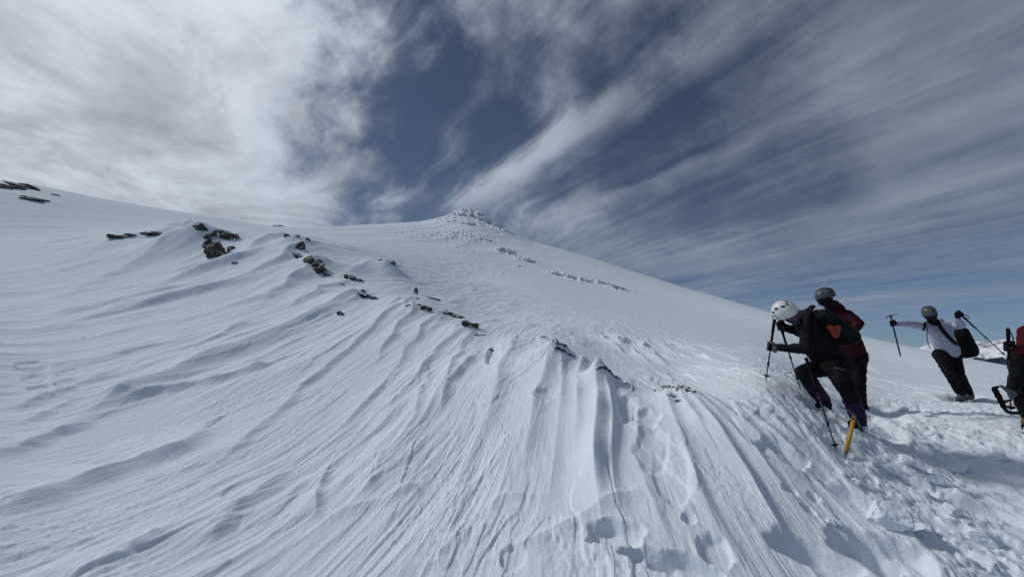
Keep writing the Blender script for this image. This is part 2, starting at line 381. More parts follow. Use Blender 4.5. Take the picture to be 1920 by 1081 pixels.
    on(near * calm * infr * 0.028 * 0.95 * patch * (1 - 0.7 * big), saw(2.8, 0.27, 22))
    on(near * calm * infr * 0.010 * (0.05 + 1.2 * patch2), saw(2.2, 0.11, 23))
    on((1 - sst(r, 5, 11)) * calm * infr * 0.0065 * (0.05 + patch), saw(1.4, 0.045, 24))
    on((1 - sst(r, 3.5, 7)) * calm * infr * 0.0016, lambda k: pn(uu[k] / 0.5, vv[k] / 0.02, 25))
    # broken crust: thin plates with crisp edges lying in the wind direction
    def plates(Lu, Wv, seed, th=0.05):
        def f(k):
            u, v = uu[k], vv[k]; q = pn(u / Lu, v / Wv, seed) + 0.25 * pn(u / (Lu * .3), v / (Wv * .3), seed + 1)
            return sst(q, 0.02, 0.02 + th) + 0.6 * sst(q, 0.26, 0.26 + th)
        return f
    on(near * calm * infr * 0.016 * sst(fbm(x / 1.6, y / 2.4, 2, 47), -.15, .15), plates(2.0, 0.55, 80))
    on((1 - sst(r, 7, 12)) * calm * infr * 0.008 * sst(fbm(x / 1.1 + 4, y / 1.8, 2, 48), -.05, .2), plates(0.8, 0.16, 82))
    # pitted, crusty patches
    on((1 - sst(r, 8, 14)) * calm * infr * 0.010 * sst(fbm(x / 1.3 + 14, y / 2.0, 2, 49), 0.0, .28), lambda k: np.maximum(pn(x[k] / 0.06, y[k] / 0.09, 84), -.1) + 0.5 * pn(x[k] / 0.03, y[k] / 0.04, 85))
    mw = mid * infr * (0.15 + 0.85 * sst(x, 6, -5))
    on(mw * (0.03 + 0.09 * patch2), saw(11, 3.0, 31)); on(mw * 0.065 * (0.2 + patch), saw(6, 1.1, 32)); on(mw * 0.035, saw(3.5, 0.45, 33))
    on(far * 0.5, lambda k: pn(x[k] / 45, y[k] / 30, 41)); on(far * 0.45 * sst(x, 40, -30), saw(60, 10, 42)); on(far * infr * 0.10, lambda k: pn(x[k] / 8, y[k] / 5, 43))
    # small ripple fields
    rip = sst(fbm(x / 1.7 + 9, y / 2.6, 2, 50), 0.05, 0.35) * (1 - sst(r, 14, 24)) * calm * infr
    on(rip * 0.006, lambda k: pn((uu[k] + 0.3 * vv[k]) / 0.12, vv[k] / 0.22, 51))
    on(sst(r, 7, 10) * (1 - sst(r, 30, 45)) * sst(x, -6, 0) * infr * 0.014, lambda k: pn(x[k] / 0.7, y[k] / 0.5, 52))
    # trampled, broken snow round the party
    def broken(k):
        X, Y = x[k], y[k]
        q = 0.026 * fbm(X / 0.75, Y / 0.75, 3, 60) + 0.024 * sst(fbm(X / 0.20, Y / 0.24, 3, 61), 0.02, 0.22) + 0.013 * sst(fbm(X / 0.11, Y / 0.12, 2, 67), 0.08, 0.2) + 0.014 * np.maximum(pn(X / 0.07, Y / 0.07, 62), 0)
        bl = np.abs(pn(X / 0.30 + 5, Y / 0.36, 63)); q -= 0.03 * (1 - sst(bl, 0.0, 0.10)) * sst(pn(X / 1.1, Y / 1.1, 64), -0.1, 0.15)
        return q + 0.022 * np.floor(2.5 * (pn(X / 0.5, Y / 0.45, 65) + 0.7)) / 2.5
    on(tram * infr, broken)
    # outcrops under rime: the summit and the ribs running down from it
    for px, py, hw, hh, amp in OUT:
        aa, ra = pol(px, py)[0], macro_hit(px, py)[1]
        k = np.nonzero((np.abs(a - aa) < 2.2 * hw / FPX) & (np.abs(np.log(r / ra)) < 2.5 * hh))[0]
        w = np.exp(-(((a[k] - aa) * FPX / hw) ** 2) ** 1.2) * np.exp(-((np.log(r[k] / ra)) / hh) ** 2)
        nn = 1 - np.abs(fbm(a[k] / 0.020 + px, np.log(r[k]) / 0.045, 4, 70, 0.55)) * 1.9
        z[k] += w * amp * 1.25 * ra / FPX * np.maximum(nn, 0) ** 1.3
    return z
OUT = [(866,404,24,.10,10),(892,408,20,.08,8),(912,416,24,.10,7),(940,432,22,.10,6),(830,412,36,.10,4),(800,440,70,.12,2.2),(870,440,60,.10,3),(945,472,20,.05,7),(985,488,24,.04,5),(1050,515,26,.035,6),
       (1090,526,26,.035,6),(1130,532,20,.03,5),(1160,543,22,.03,5),(524,424,9,.03,5),(425,411,14,.03,3),(460,416,14,.03,2),(870,470,40,.05,2),(30,346,44,.06,4),(60,372,26,.03,3)]
def trample(a, r):
    x = r * np.sin(a); y = r * np.cos(a)
    a0 = R(31.5) + R(5.2) * np.clip(5.6 - r, -0.6, 3)
    m = sst(a, a0 - R(2.5), a0 + R(4.5)) * (1 - sst(r, 8.5, 13))
    m = m * (0.35 + 0.65 * sst(pn(x / 1.2, y / 1.2, 66), -0.35, 0.15))
    q = np.abs(a - R(29)) / R(6); m2 = (1 - sst(q, 0.5, 1.0)) * sst(r, 6.0, 7) * (1 - sst(r, 9, 11)) * 0.35
    return np.maximum(m, m2)

def build_snow():
    th = np.concatenate([np.linspace(R(-180), R(-66), 90)[:-1], np.linspace(R(-66), R(-54), 60)[:-1], np.linspace(R(-54), R(54), 1350)[:-1],
                         np.linspace(R(54), R(66), 60)[:-1], np.linspace(R(66), R(180), 90)])
    lr = np.concatenate([np.linspace(math.log(0.05), math.log(1.8), 60)[:-1], np.linspace(math.log(1.8), math.log(14), 500)[:-1], np.linspace(math.log(14), math.log(330), 400)[:-1], np.linspace(math.log(330), math.log(1300), 50)])
    a, l = np.meshgrid(th, lr, indexing='ij'); a = a.ravel(); r = np.exp(l.ravel())
    z0 = macro(a, r); det = hills_detail(a, r)
    # keep the outline of the mountain where it is: drifts fade towards the skyline
    rs = np.interp(a, SA, SR); fade = 1 - 0.75 * sst(np.log(r), np.log(rs * 0.55), np.log(rs * 0.9)) * (np.interp(a, [R(-50), R(-12), R(-10), R(4), R(8)], [1, 1, 0, 0, 1]))
    z = z0 + det * fade
    n0, n1 = len(th), len(lr)
    co = np.stack([r * np.sin(a), r * np.cos(a), z], 1)
    me = D.meshes.new("mountain"); me.vertices.add(len(co)); me.vertices.foreach_set('co', co.astype(np.float32).ravel())
    i, j = np.meshgrid(np.arange(n0 - 1), np.arange(n1 - 1), indexing='ij'); b = (i * n1 + j).ravel()
    f = np.stack([b, b + 1, b + n1 + 1, b + n1], 1).astype(np.int32)
    me.loops.add(f.size); me.loops.foreach_set('vertex_index', f[:, ::-1].ravel())
    me.polygons.add(len(f)); me.polygons.foreach_set('loop_start', (np.arange(len(f)) * 4).astype(np.int32))
    me.update(calc_edges=True); smooth(me)
    o = link("snowy_mountainside", me, snow_mat()); tag(o, "wind carved snow slope rising to a rocky summit", None, None, 'structure')
    return th, lr, z.reshape(n0, n1)

def snow_mat(name="snow", far=False):
    m = D.materials.new(name); m.use_nodes = True; T = NT(m.node_tree); b = T.n['Principled BSDF']
    g = T.new('ShaderNodeNewGeometry'); p = g.outputs['Position']
    r = T.vm('LENGTH', p)
    c = T.mixc(T.noise(p, 0.5, 3), (0.74, 0.80, 0.855), (0.80, 0.86, 0.91))
    T.put(b.inputs['Base Color'], c); b.inputs['Roughness'].default_value = 0.95; b.inputs['Specular IOR Level'].default_value = 0.04
    rot = T.new('ShaderNodeMapping'); T.put(rot.inputs['Vector'], p); rot.inputs['Rotation'].default_value = (0, 0, WAZ)
    rot.inputs['Scale'].default_value = (1, 0.14, 1)
    s1 = T.noise(rot.outputs[0], 9, 6, 0.65, 0.3); s2 = T.noise(p, 60, 4, 0.7); s2 = T.m('MULTIPLY', s2, T.ramp(T.noise(p, 1.3, 3), .4, .6, .5, 2.2))
    h = T.m('ADD', T.m('MULTIPLY', s1, 0.05), T.m('MULTIPLY', s2, 0.006))
    bp = T.new('ShaderNodeBump'); bp.inputs['Distance'].default_value = 1.0; bp.inputs['Strength'].default_value = 0.45
    T.put(bp.inputs['Height'], h); T.l.new(bp.outputs[0], b.inputs['Normal'])
    return m
TH, LR, ZG = build_snow()
def surf(a, r):
    """height of the finished snow"""
    i = np.clip(np.searchsorted(TH, a) - 1, 0, len(TH) - 2); j = np.clip(np.searchsorted(LR, math.log(r)) - 1, 0, len(LR) - 2)
    fa = (a - TH[i]) / (TH[i + 1] - TH[i]); fl = (math.log(r) - LR[j]) / (LR[j + 1] - LR[j])
    return (ZG[i, j] * (1 - fa) + ZG[i + 1, j] * fa) * (1 - fl) + (ZG[i, j + 1] * (1 - fa) + ZG[i + 1, j + 1] * fa) * fl
def surf_xy(x, y): return surf(math.atan2(x, y), math.hypot(x, y))
def hit(px, py, rmin=1.8, rmax=330):
    """where the line of sight through a photo pixel meets the snow"""
    a, t = pol(px, py); i = int(np.clip(np.searchsorted(TH, a), 1, len(TH) - 1)); r = np.exp(LR); zz = ZG[i]
    k = np.nonzero((zz >= t * r) & (r > rmin) & (r < rmax))[0]
    rr = r[k[0]] if len(k) else float(np.interp(a, SA, SR))
    return Vector((rr * math.sin(a), rr * math.cos(a), surf(a, rr))), rr

# ------------------------------------------------------------------ valley and far ranges
def build_far():
    # far range: snow above, wooded foot
    A = np.linspace(R(25), R(66), 420); Rr = np.concatenate([np.linspace(5200, 8200, 50)[:-1], np.linspace(8200, 13500, 130)])
    a, r = np.meshgrid(A, Rr, indexing='ij'); a = a.ravel(); r = r.ravel(); x = r * np.sin(a); y = r * np.cos(a)
    ks = [(1560,690),(1640,672),(1700,650),(1735,634),(1765,630),(1800,640),(1830,637),(1856,633),(1880,629),(1905,632),(1930,640),(2060,650),(2300,640)]
    ka = [pol(*k)[0] for k in ks]; kt = [pol(*k)[1] for k in ks]
    top = np.interp(a, ka, kt) * 11200
    prof = np.interp(r, [5200, 6200, 8200, 9600, 11200, 13500], [-560, -520, -430, -200, 0, -400])
    k = np.interp(r, [8200, 11200, 13500], [0, 1, 0])
    rid = 1 - np.abs(fbm(x / 1500, y / 1500, 5, 500, 0.5)) * 2
    z = prof + top * k + 150 * (rid - 0.75) * sst(r, 7000, 9500) + 20 * fbm(x / 300, y / 300, 3, 510)
    me = D.meshes.new("range"); co = np.stack([x, y, z], 1); me.vertices.add(len(co)); me.vertices.foreach_set('co', co.astype(np.float32).ravel())
    n1 = len(Rr); i, j = np.meshgrid(np.arange(len(A) - 1), np.arange(n1 - 1), indexing='ij'); b = (i * n1 + j).ravel()
    f = np.stack([b, b + n1, b + n1 + 1, b + 1], 1).astype(np.int32)
    me.loops.add(f.size); me.loops.foreach_set('vertex_index', f.ravel()); me.polygons.add(len(f)); me.polygons.foreach_set('loop_start', (np.arange(len(f)) * 4).astype(np.int32))
    me.update(calc_edges=True); smooth(me)
    m = D.materials.new("far_range"); m.use_nodes = True; T = NT(m.node_tree); b = T.n['Principled BSDF']
    g = T.new('ShaderNodeNewGeometry'); p = g.outputs['Position']; zc = T.sep(p)[2]; ns = T.sep(g.outputs['Normal'])[2]
    n = T.noise(p, 0.0035, 8, 0.68); n2 = T.noise(p, 0.0012, 5, 0.6)
    line = T.m('ADD', zc, T.m('MULTIPLY', T.m('SUBTRACT', n, 0.5), 300))
    snow = T.ramp(line, -75, -50); rock = T.m('MULTIPLY', T.ramp(n, 0.47, 0.56), T.ramp(n2, 0.40, 0.55))
    c = T.mixc(T.m('MULTIPLY', rock, T.ramp(zc, 420, 0, 0.5, 0.95)), (0.86, 0.87, 0.88), (0.13, 0.14, 0.17))
    c = T.mixc(snow, T.mixc(T.ramp(n, 0.4, 0.65), (0.018, 0.030, 0.048), (0.05, 0.07, 0.10)), c)  # distance haze is put into the woods' colour as a dark blue-grey
    T.put(b.inputs['Base Color'], c); b.inputs['Roughness'].default_value = 0.9; b.inputs['Specular IOR Level'].default_value = 0.1
    tag(link("far_mountains", me, m), "far snowy range with wooded lower slopes beyond the ridge", None, None, 'structure')
    # valley floor out to the horizon
    bm = bmesh.new(); S = 60000
    vs = [bm.verts.new((cx * S, cy * S, -600)) for cx, cy in ((-1, -1), (1, -1), (1, 1), (-1, 1))]; bm.faces.new(vs)
    me = D.meshes.new("valley"); bm.to_mesh(me); bm.free()
    m = D.materials.new("valley_ground"); m.use_nodes = True; T = NT(m.node_tree); b = T.n['Principled BSDF']
    g = T.new('ShaderNodeNewGeometry'); n = T.noise(g.outputs['Position'], 0.0008, 7, 0.65)
    T.put(b.inputs['Base Color'], T.mixc(T.ramp(n, 0.5, 0.62), (0.03, 0.045, 0.065), (0.35, 0.38, 0.42))); b.inputs['Roughness'].default_value = 1.0
    tag(link("valley_ground", me, m), None, None, None, 'structure')
build_far()

# ------------------------------------------------------------------ rocks
def rock_mat(name="rock"):
    m = D.materials.new(name); m.use_nodes = True; T = NT(m.node_tree); b = T.n['Principled BSDF']
    g = T.new('ShaderNodeNewGeometry'); p = g.outputs['Position']; tc = T.new('ShaderNodeTexCoord').outputs['Object']
    n = T.noise(tc, 6, 6, 0.65); n2 = T.noise(tc, 25, 4, 0.6)
    c = T.mixc(T.ramp(n, 0.35, 0.68), (0.026, 0.022, 0.020), (0.095, 0.078, 0.066))
    c = T.mixc(T.ramp(n2, 0.60, 0.75), c, (0.10, 0.095, 0.085))
    nz = T.sep(g.outputs['Normal'])[2]; nx = T.sep(g.outputs['Normal'])[0]
    rime = T.ramp(T.m('ADD', T.m('SUBTRACT', nz, T.m('MULTIPLY', nx, 0.25)), T.m('MULTIPLY', n, 0.8)), 1.0, 1.14)
    rime = T.m('MAXIMUM', rime, T.ramp(T.noise(tc, 3.5, 6, 0.7), 0.57, 0.62, 0.0, 0.8))
    c = T.mixc(rime, c, (0.76, 0.82, 0.87)); T.put(b.inputs['Base Color'], c); b.inputs['Roughness'].default_value = 0.85
    bp = T.new('ShaderNodeBump'); bp.inputs['Distance'].default_value = 0.03; bp.inputs['Strength'].default_value = 0.6; T.put(bp.inputs['Height'], n2); T.l.new(bp.outputs[0], b.inputs['Normal'])
    return m
ROCK = rock_mat()
def rock_mesh(bm, c, dim, seed, yaw=0.0, lean=0.0, strata=0.16):
    """an angular broken stone: a ball cut by random planes, then roughened"""
    rnd = random.Random(seed); tb = bmesh.new(); bmesh.ops.create_icosphere(tb, subdivisions=4, radius=1)
    planes = []
    for i in range(13):
        n = Vector((rnd.gauss(0, 1), rnd.gauss(0, 1), rnd.gauss(0, 1))).normalized(); planes.append((n, rnd.uniform(0.48, 0.86)))
    for v in tb.verts:
        for n, dd in planes:
            k = v.co.dot(n) - dd
            if k > 0: v.co -= n * k
        o = Vector((seed * 3.1, seed * 1.7, 0))
        v.co += v.co.normalized() * (0.10 * mnoise.noise(v.co * 2.6 + o) + strata * (0.5 - abs(mnoise.noise(Vector((v.co.x * 3.2, v.co.y * 3.2, v.co.z * 6.0 + v.co.x * 3)) + o))) + 0.07 * mnoise.noise(v.co * 8 + o))
    M = Matrix.Translation(c) @ Matrix.Rotation(yaw, 4, 'Z') @ Matrix.Rotation(lean, 4, 'Y') @ Matrix.Diagonal((dim[0] / 1.5, dim[1] / 1.5, dim[2] / 1.5, 1))
    vs = {}
    for v in tb.verts: vs[v.index] = bm.verts.new(M @ v.co)
    for f in tb.faces: bm.faces.new([vs[v.index] for v in f.verts])
    tb.free()
SC = 0.80
def put_rock(px, py, w, h, label, lean=0.0, n=1, seed=0, group=None, dep=0.8, name="rock", step=(0.55, 0.5)):
    """px,py: middle of its foot; w,h: photo pixels; n lumps frozen into one outcrop"""
    p, r = hit(px, py); s = r / FPX; bm = bmesh.new(); rnd = random.Random(seed + int(px))
    a = math.atan2(p.x, p.y)
    W_, H_ = w * s * SC, h * s * SC
    for i in range(n):
        f = 0 if n == 1 else (i / (n - 1) - 0.5)
        ww = W_ if n == 1 else W_ * 1.8 / n * rnd.uniform(0.8, 1.3); hh = H_ * (1 if n == 1 else rnd.uniform(0.5, 0.9) if i != n // 2 else 0.95)
        ox = f * (W_ - ww * 0.6)
        # stones of one rib run down the slope as they go right
        if n > 1: q, _ = hit(px + f * (w - ww / s * 0.6), py - h * 0.15 * min(lean, 1) + f * h * 1.0 * min(lean, 1)); x, y, z = q if (q - p).length < 1.0 * W_ + H_ * .5 else p + Vector((ox * math.cos(a), -ox * math.sin(a), -f * h * s * min(lean, 1) * .7))
        else: x, y, z = p
        x += rnd.uniform(-.1, .1) * ww * .5
        rock_mesh(bm, Vector((x - p.x, y - p.y, z - p.z + hh * 0.02)), (ww * 1.12, max(ww * dep * .8, hh * 0.7), hh * 1.3), seed * 7 + i + int(px), -a + rnd.uniform(-.5, .5), lean if n == 1 else lean * rnd.uniform(.4, 1))
    me = D.meshes.new(name); bm.to_mesh(me); bm.free()
    o = link(name, me, ROCK, loc=p); tag(o, label, "rock", group); return o
RK = "dark rocks poking out of the snow along the rib"
for a in [
 # upper-left skyline
 (18,352,34,5,"flat dark rock patch on the left skyline at the frame edge",0,3), (45,352,26,7,"dark rock slab just below the left skyline crest",.3,2),
 (62,374,24,6,"small dark rock lying alone below the left skyline outcrop",0,2), (105,366,8,3,"tiny rock speck right of the left skyline outcrop",0,1),
 # low rocks left of the peaked drift
 (222,445,24,6,"leftmost low dark rock on the long drift crest at far left",0,2), (247,443,16,4,"thin rock just right of the leftmost low rock on the drift crest",0,1),
 (290,440,30,6,"long low brown rock on the drift crest left of the peaked drift",0,3),
 # the peaked drift
 (368,427,9,6,"small dark stone on the very tip of the peaked drift",.4,1), (383,443,16,18,"brown slanting rock just below the tip of the peaked drift",.9,2),
 (402,442,14,12,"middle slanting rock between the two upper rocks of the peaked drift",.8,1), (427,444,26,17,"pointed brown rock on the right shoulder of the peaked drift",.5,2),
 (396,466,22,20,"upper half of the big dark rock face under the peaked drift",.7,2), (410,480,26,28,"largest dark rock face low on the peaked drift",.6,2),
 (432,468,12,12,"small dark rock right of the large rock face on the peaked drift",.4,1), (441,493,10,4,"tiny flat rock in the hollow right of the peaked drift",0,1),
 # second hump
 (538,443,9,6,"small dark stone at the left end of the second snow hump",0,1), (558,446,8,7,"small dark stone on top of the second snow hump",0,1), (577,450,9,9,"grey snow-plastered rock at the right tip of the second hump",.5,1),
 (564,468,15,18,"upright dark rock standing below the second hump crest",0,1), (562,482,18,9,"dark rock slanting down left of the big rugged rock",.7,2),
 (588,497,24,24,"big rugged dark rock with mossy top in the middle of the rib",.3,2), (603,513,22,16,"lower tail of dark stones right of the big rugged rock",.9,3),
 (524,423,16,5,"small grey rock far away on the skyline left of the summit",0,2),
 (655,522,16,14,"grey rock half buried in the scooped hollow",.5,2), (670,526,18,6,"dark rock tail at the right of the scooped hollow",.5,2), (642,533,8,3,"speck of rock below the scooped hollow",0,1),
 (737,496,10,11,"dark pointed rock on the small hump right of the rib",.7,1), (714,487,9,3,"thin rock sliver on top of the small hump",0,1),
 (682,548,9,9,"small upright stone above the low jagged rock row",0,1), (690,558,34,9,"low jagged row of dark rocks",.6,4), (639,590,13,7,"lone thin dark rock on the smooth drift below the rib",.7,1),
 (765,572,12,6,"small dark rock left of the pyramid rock",.2,1), (785,571,8,4,"little stone between the small dark rock and the pyramid rock",0,1), (799,580,18,14,"dark pyramid shaped rock",0,1),
 (783,560,7,6,"small stone at the foot of the upright stake-like stone",.5,1), (812,561,17,5,"thin curved rock edge right of the upright stone",.5,2),
 (848,592,30,11,"long dark rock on the rib right of the pyramid rock",.6,2), (882,610,24,13,"grey rounded rock capped by a curved dark edge",.5,2),
 (893,628,12,7,"small hooked rock below the grey rounded rock",.4,1), (906,628,10,4,"thin rock lying right of the small hooked rock",.2,1), (921,658,8,6,"small dark stone in the square pit of snow",0,1),
]:
    put_rock(*a[:5], lean=a[5], n=a[6], group=RK, seed=3)
put_rock(780, 551, 7, 17, "thin upright dark stone standing like a stake on the drift", 0, 1, seed=5, group=RK, dep=0.9)

def ledge(pts, th, label, seed=0):
    """thin broken edge of a slab showing out of the snow along a line"""
    W3 = []
    for k in range(len(pts) - 1):
        for f in (0, .2, .4, .6, .8) if k < len(pts) - 2 else (0, .2, .4, .6, .8, 1):
            W3.append(hit(pts[k][0] * (1 - f) + pts[k + 1][0] * f, pts[k][1] * (1 - f) + pts[k + 1][1] * f))
    p0 = W3[len(W3) // 2][0].copy(); bm = bmesh.new(); rings = []; rnd = random.Random(seed); nn = len(W3)
    for i, (p, r) in enumerate(W3):
        s = r / FPX; e = min(i, nn - 1 - i); k = min(1, 0.35 + 0.3 * e) * rnd.uniform(0.55, 1.25); t = (W3[min(i + 1, nn - 1)][0] - W3[max(i - 1, 0)][0]); t.z = 0; t.normalize()
        nrm = Vector((-t.y, t.x, 0)); ring = []
        for (u, v) in ((-1.6, -2.5), (-1.3, 0.0), (-0.7, .75), (.3, 1.0), (1.1, .45), (1.5, -2.5)):
            q = p - p0 + nrm * (u * th * s * k * rnd.uniform(.8, 1.2)) + Vector((0, 0, v * th * s * k * rnd.uniform(.75, 1.25)))
            ring.append(bm.verts.new(q))
        rings.append(ring)
    for a, b in zip(rings, rings[1:]):
        for i in range(5): bm.faces.new((a[i], b[i], b[i + 1], a[i + 1]))
        bm.faces.new((a[5], b[5], b[0], a[0]))
    bm.faces.new(rings[0]); bm.faces.new(rings[-1][::-1])
    bmesh.ops.subdivide_edges(bm, edges=bm.edges[:], cuts=2, use_grid_fill=True)
    for v in bm.verts: v.co += Vector([mnoise.noise((v.co + p0) * 22 + Vector((i * 9, 0, 0))) for i in range(3)]) * th * W3[0][1] / FPX * 0.8
    bmesh.ops.recalc_face_normals(bm, faces=bm.faces[:])
    me = D.meshes.new("rock_ledge"); bm.to_mesh(me); bm.free()
    tag(link("rock_ledge", me, ROCK, loc=p0), label, "rock ledge", "thin rock ledges at the lip of the near drift")
ledge([(1012,631),(1030,633),(1048,645),(1064,648)], 2.6, "upper of the two short black ledges left of the white plume of snow", 1)
ledge([(1040,652),(1055,656),(1068,665),(1078,668)], 3.0, "lower of the two short black ledges left of the white plume of snow", 2)
ledge([(1116,692),(1126,688),(1136,690),(1152,706),(1168,714),(1184,724),(1186,733)], 2.3, "long thin curved black rock edge above the brightest white snow rib", 3)
ledge([(1240,724),(1252,725),(1266,724),(1285,728),(1304,735)], 3.6, "thick black rock ledge nearest the climbers", 4)
for q in [(1229,732,6,4,"tiny stone left of the thick black ledge"), (1271,752,9,6,"small snow-crusted stone under the thick black ledge"), (1257,741,16,6,"rime covered grey stone just under the thick black ledge")]:
    put_rock(*q, seed=9, group="small stones round the thick ledge")

# blocks of wind crust kicked loose beside the trail
def snow_block(px, py, w, h, label, seed):
    p, r = hit(px, py); s = r / FPX; rnd = random.Random(seed); bm = bmesh.new(); a = math.atan2(p.x, p.y)
    rock_mesh(bm, Vector((0, 0, h * s * 0.22)), (w * s, w * s * 0.8, h * s), seed + 40, -a + rnd.uniform(-.6, .6), rnd.uniform(-.4, .4), 0.0)
    me = D.meshes.new("snow_block"); bm.to_mesh(me); bm.free(); o = link("snow_block", me, SNOWB, loc=p)
    tag(o, label, "snow block", "loose blocks of snow crust by the trail")
SNOWB = snow_mat("snow_block")
for k, q in enumerate([(1662,985,46,42,"largest white block of snow crust at the lower right"), (1755,905,22,14,"small snow block right of the yellow ice axe, low down"), (1700,868,20,12,"snow chunk between the yellow axe and the right edge"),
 (1722,1000,24,12,"flat snow chunk right of the largest white block"), (1640,872,14,9,"snow crumb just below the foot of the yellow axe"), (1668,890,13,8,"snow crumb down right of the yellow axe"), (1790,880,26,12,"snow chunk near the right edge halfway down the churned snow"),
 (1850,1020,30,16,"snow chunk in the bottom right corner"), (1605,905,12,8,"small crumb left of the churned snow"), (1690,770,14,7,"snow crumb right of the rear climber's boots"), (1740,780,16,7,"snow crumb below the white-jacketed climber, to the left"),
 (1870,860,20,10,"snow chunk below the climber at the right edge"), (1560,985,14,10,"little crumb beside the bottom hollow"), (1780,960,18,12,"rounded snow chunk right of the largest block"), (1745,815,12,6,"small crumb on the churned trail edge")]):
    snow_block(*q, k + 1)

# rime-plastered outcrops round the summit and on the ribs below it
def rime_mat():
    m = D.materials.new("rimed_rock"); m.use_nodes = True; T = NT(m.node_tree); b = T.n['Principled BSDF']
    g = T.new('ShaderNodeNewGeometry'); p = g.outputs['Position']; n = T.noise(p, 0.9, 7, 0.7); nz = T.sep(g.outputs['Normal'])[2]
    f = T.ramp(T.m('ADD', T.m('MULTIPLY', nz, 0.35), n), 0.46, 0.66)
    T.put(b.inputs['Base Color'], T.mixc(f, (0.50, 0.54, 0.59), (0.76, 0.82, 0.87))); b.inputs['Roughness'].default_value = 0.95; b.inputs['Specular IOR Level'].default_value = 0.04
    bp = T.new('ShaderNodeBump'); bp.inputs['Distance'].default_value = 0.4; T.put(bp.inputs['Height'], n); T.l.new(bp.outputs[0], b.inputs['Normal']); return m
SC = 0.66; ROCK = rime_mat(); RG = "rimed rocks on and below the summit"
for a in [(868,404,15,7,"rimed rock block forming the very top of the summit",.2,3), (884,405,12,6,"rimed rock just right of the summit top",.6,2), (898,411,14,6,"rimed rock second to the right of the summit top",.7,2),
 (914,417,14,6,"rimed rock third to the right of the summit top",.7,2), (934,425,12,5,"rimed rock on the summit's right shoulder",.6,2), (952,433,9,4,"small rimed rock ending the summit's right shoulder",.5,1),
 (850,409,9,3,"low rimed rock just left of the summit top",0,1), (846,415,12,4,"grey rimed rock patch below and left of the summit top",0,2), (878,421,22,8,"broad rimed rock face directly under the summit top",.3,3),
 (855,436,8,4,"small lone rimed rock on the slope below the summit",0,1), (917,452,12,5,"rimed rock on the slope under the summit's right shoulder",.4,2), (938,470,14,6,"first rimed rock of the upper rib",.3,2),
 (960,477,16,5,"second rimed rock of the upper rib",.5,2), (992,490,18,6,"dark-edged rimed rock ending the upper rib",.7,2), (1046,515,16,5,"leftmost rimed rock of the lower rib",.4,2), (1070,520,14,4,"second rimed rock of the lower rib",.4,2),
 (1098,527,14,4,"third rimed rock of the lower rib",.4,2), (1128,531,14,5,"fourth rimed rock of the lower rib",.5,2), (1158,540,22,7,"rightmost rimed rock band ending the lower rib",.9,3), (975,499,10,3,"small white rimed lump between the two ribs",0,1)]:
    put_rock(*a[:5], lean=a[5], n=a[6], group=RG, seed=11, name="rimed_rock")

# ------------------------------------------------------------------ climbers
def cloth(name, c, rough=0.8, c2=None, scale=14, bump=0.25, spec=0.3):
    m = D.materials.new(name); m.use_nodes = True; T = NT(m.node_tree); b = T.n['Principled BSDF']
    tc = T.new('ShaderNodeTexCoord').outputs['Object']; n = T.noise(tc, scale, 4, 0.6); n2 = T.noise(tc, 180, 2, 0.5)
    c2 = c2 or tuple(min(1, k * 1.35 + 0.003) for k in c)
    T.put(b.inputs['Base Color'], T.mixc(T.ramp(n, 0.35, 0.65), c, c2)); b.inputs['Roughness'].default_value = rough; b.inputs['Specular IOR Level'].default_value = spec
    bp = T.new('ShaderNodeBump'); bp.inputs['Distance'].default_value = 0.01; bp.inputs['Strength'].default_value = bump
    T.put(bp.inputs['Height'], T.m('ADD', n, T.m('MULTIPLY', n2, 0.25))); T.l.new(bp.outputs[0], b.inputs['Normal']); return m
def metal(name, c, rough=0.4, met=0.7):
    m = D.materials.new(name); m.use_nodes = True; T = NT(m.node_tree); b = T.n['Principled BSDF']
    tc = T.new('ShaderNodeTexCoord').outputs['Object']; n = T.noise(tc, 30, 3)
    T.put(b.inputs['Base Color'], T.mixc(n, c, tuple(k * 0.7 for k in c))); b.inputs['Roughness'].default_value = rough; b.inputs['Metallic'].default_value = met; return m
BLACK = cloth("black_shell", (0.005, 0.005, 0.0065), 0.85, spec=0.15); BLACKT = cloth("black_trousers", (0.0045, 0.0045, 0.0055), 0.85, spec=0.12); MAROON = cloth("maroon_shell", (0.030, 0.005, 0.009), spec=.1)
PURPLE = cloth("purple_gaiter", (0.030, 0.012, 0.044), spec=.1); SKIN = cloth("skin", (0.24, 0.13, 0.10), 0.6, (0.28, 0.16, 0.12), 9, 0.1)
WHITEJ = cloth("white_shell", (0.33, 0.35, 0.45), 0.7, (0.42, 0.44, 0.54)); GREYH = cloth("grey_helmet", (0.055, 0.06, 0.065), 0.45, bump=0.0, spec=0.4); WHITEH = cloth("white_helmet", (0.66, 0.68, 0.66), 0.4, (0.7, 0.72, 0.7), bump=0.0, spec=0.4)
DARK = cloth("dark_rubber", (0.004, 0.004, 0.005), 0.8, spec=.12); PACKG = cloth("green_black_pack", (0.006, 0.010, 0.011), spec=.1); ORANGE = cloth("orange_sling", (0.25, 0.045, 0.025)); RED = cloth("red_shell", (0.06, 0.005, 0.007), spec=.1)
GREYG = cloth("grey_glove", (0.09, 0.09, 0.085)); STEEL = metal("steel", (0.12, 0.12, 0.13), 0.45); BLUEM = metal("dark_blue_shaft", (0.02, 0.03, 0.05), 0.5, 0.4); YELLOW = metal("yellow_shaft", (0.50, 0.27, 0.02), 0.55, 0.1)
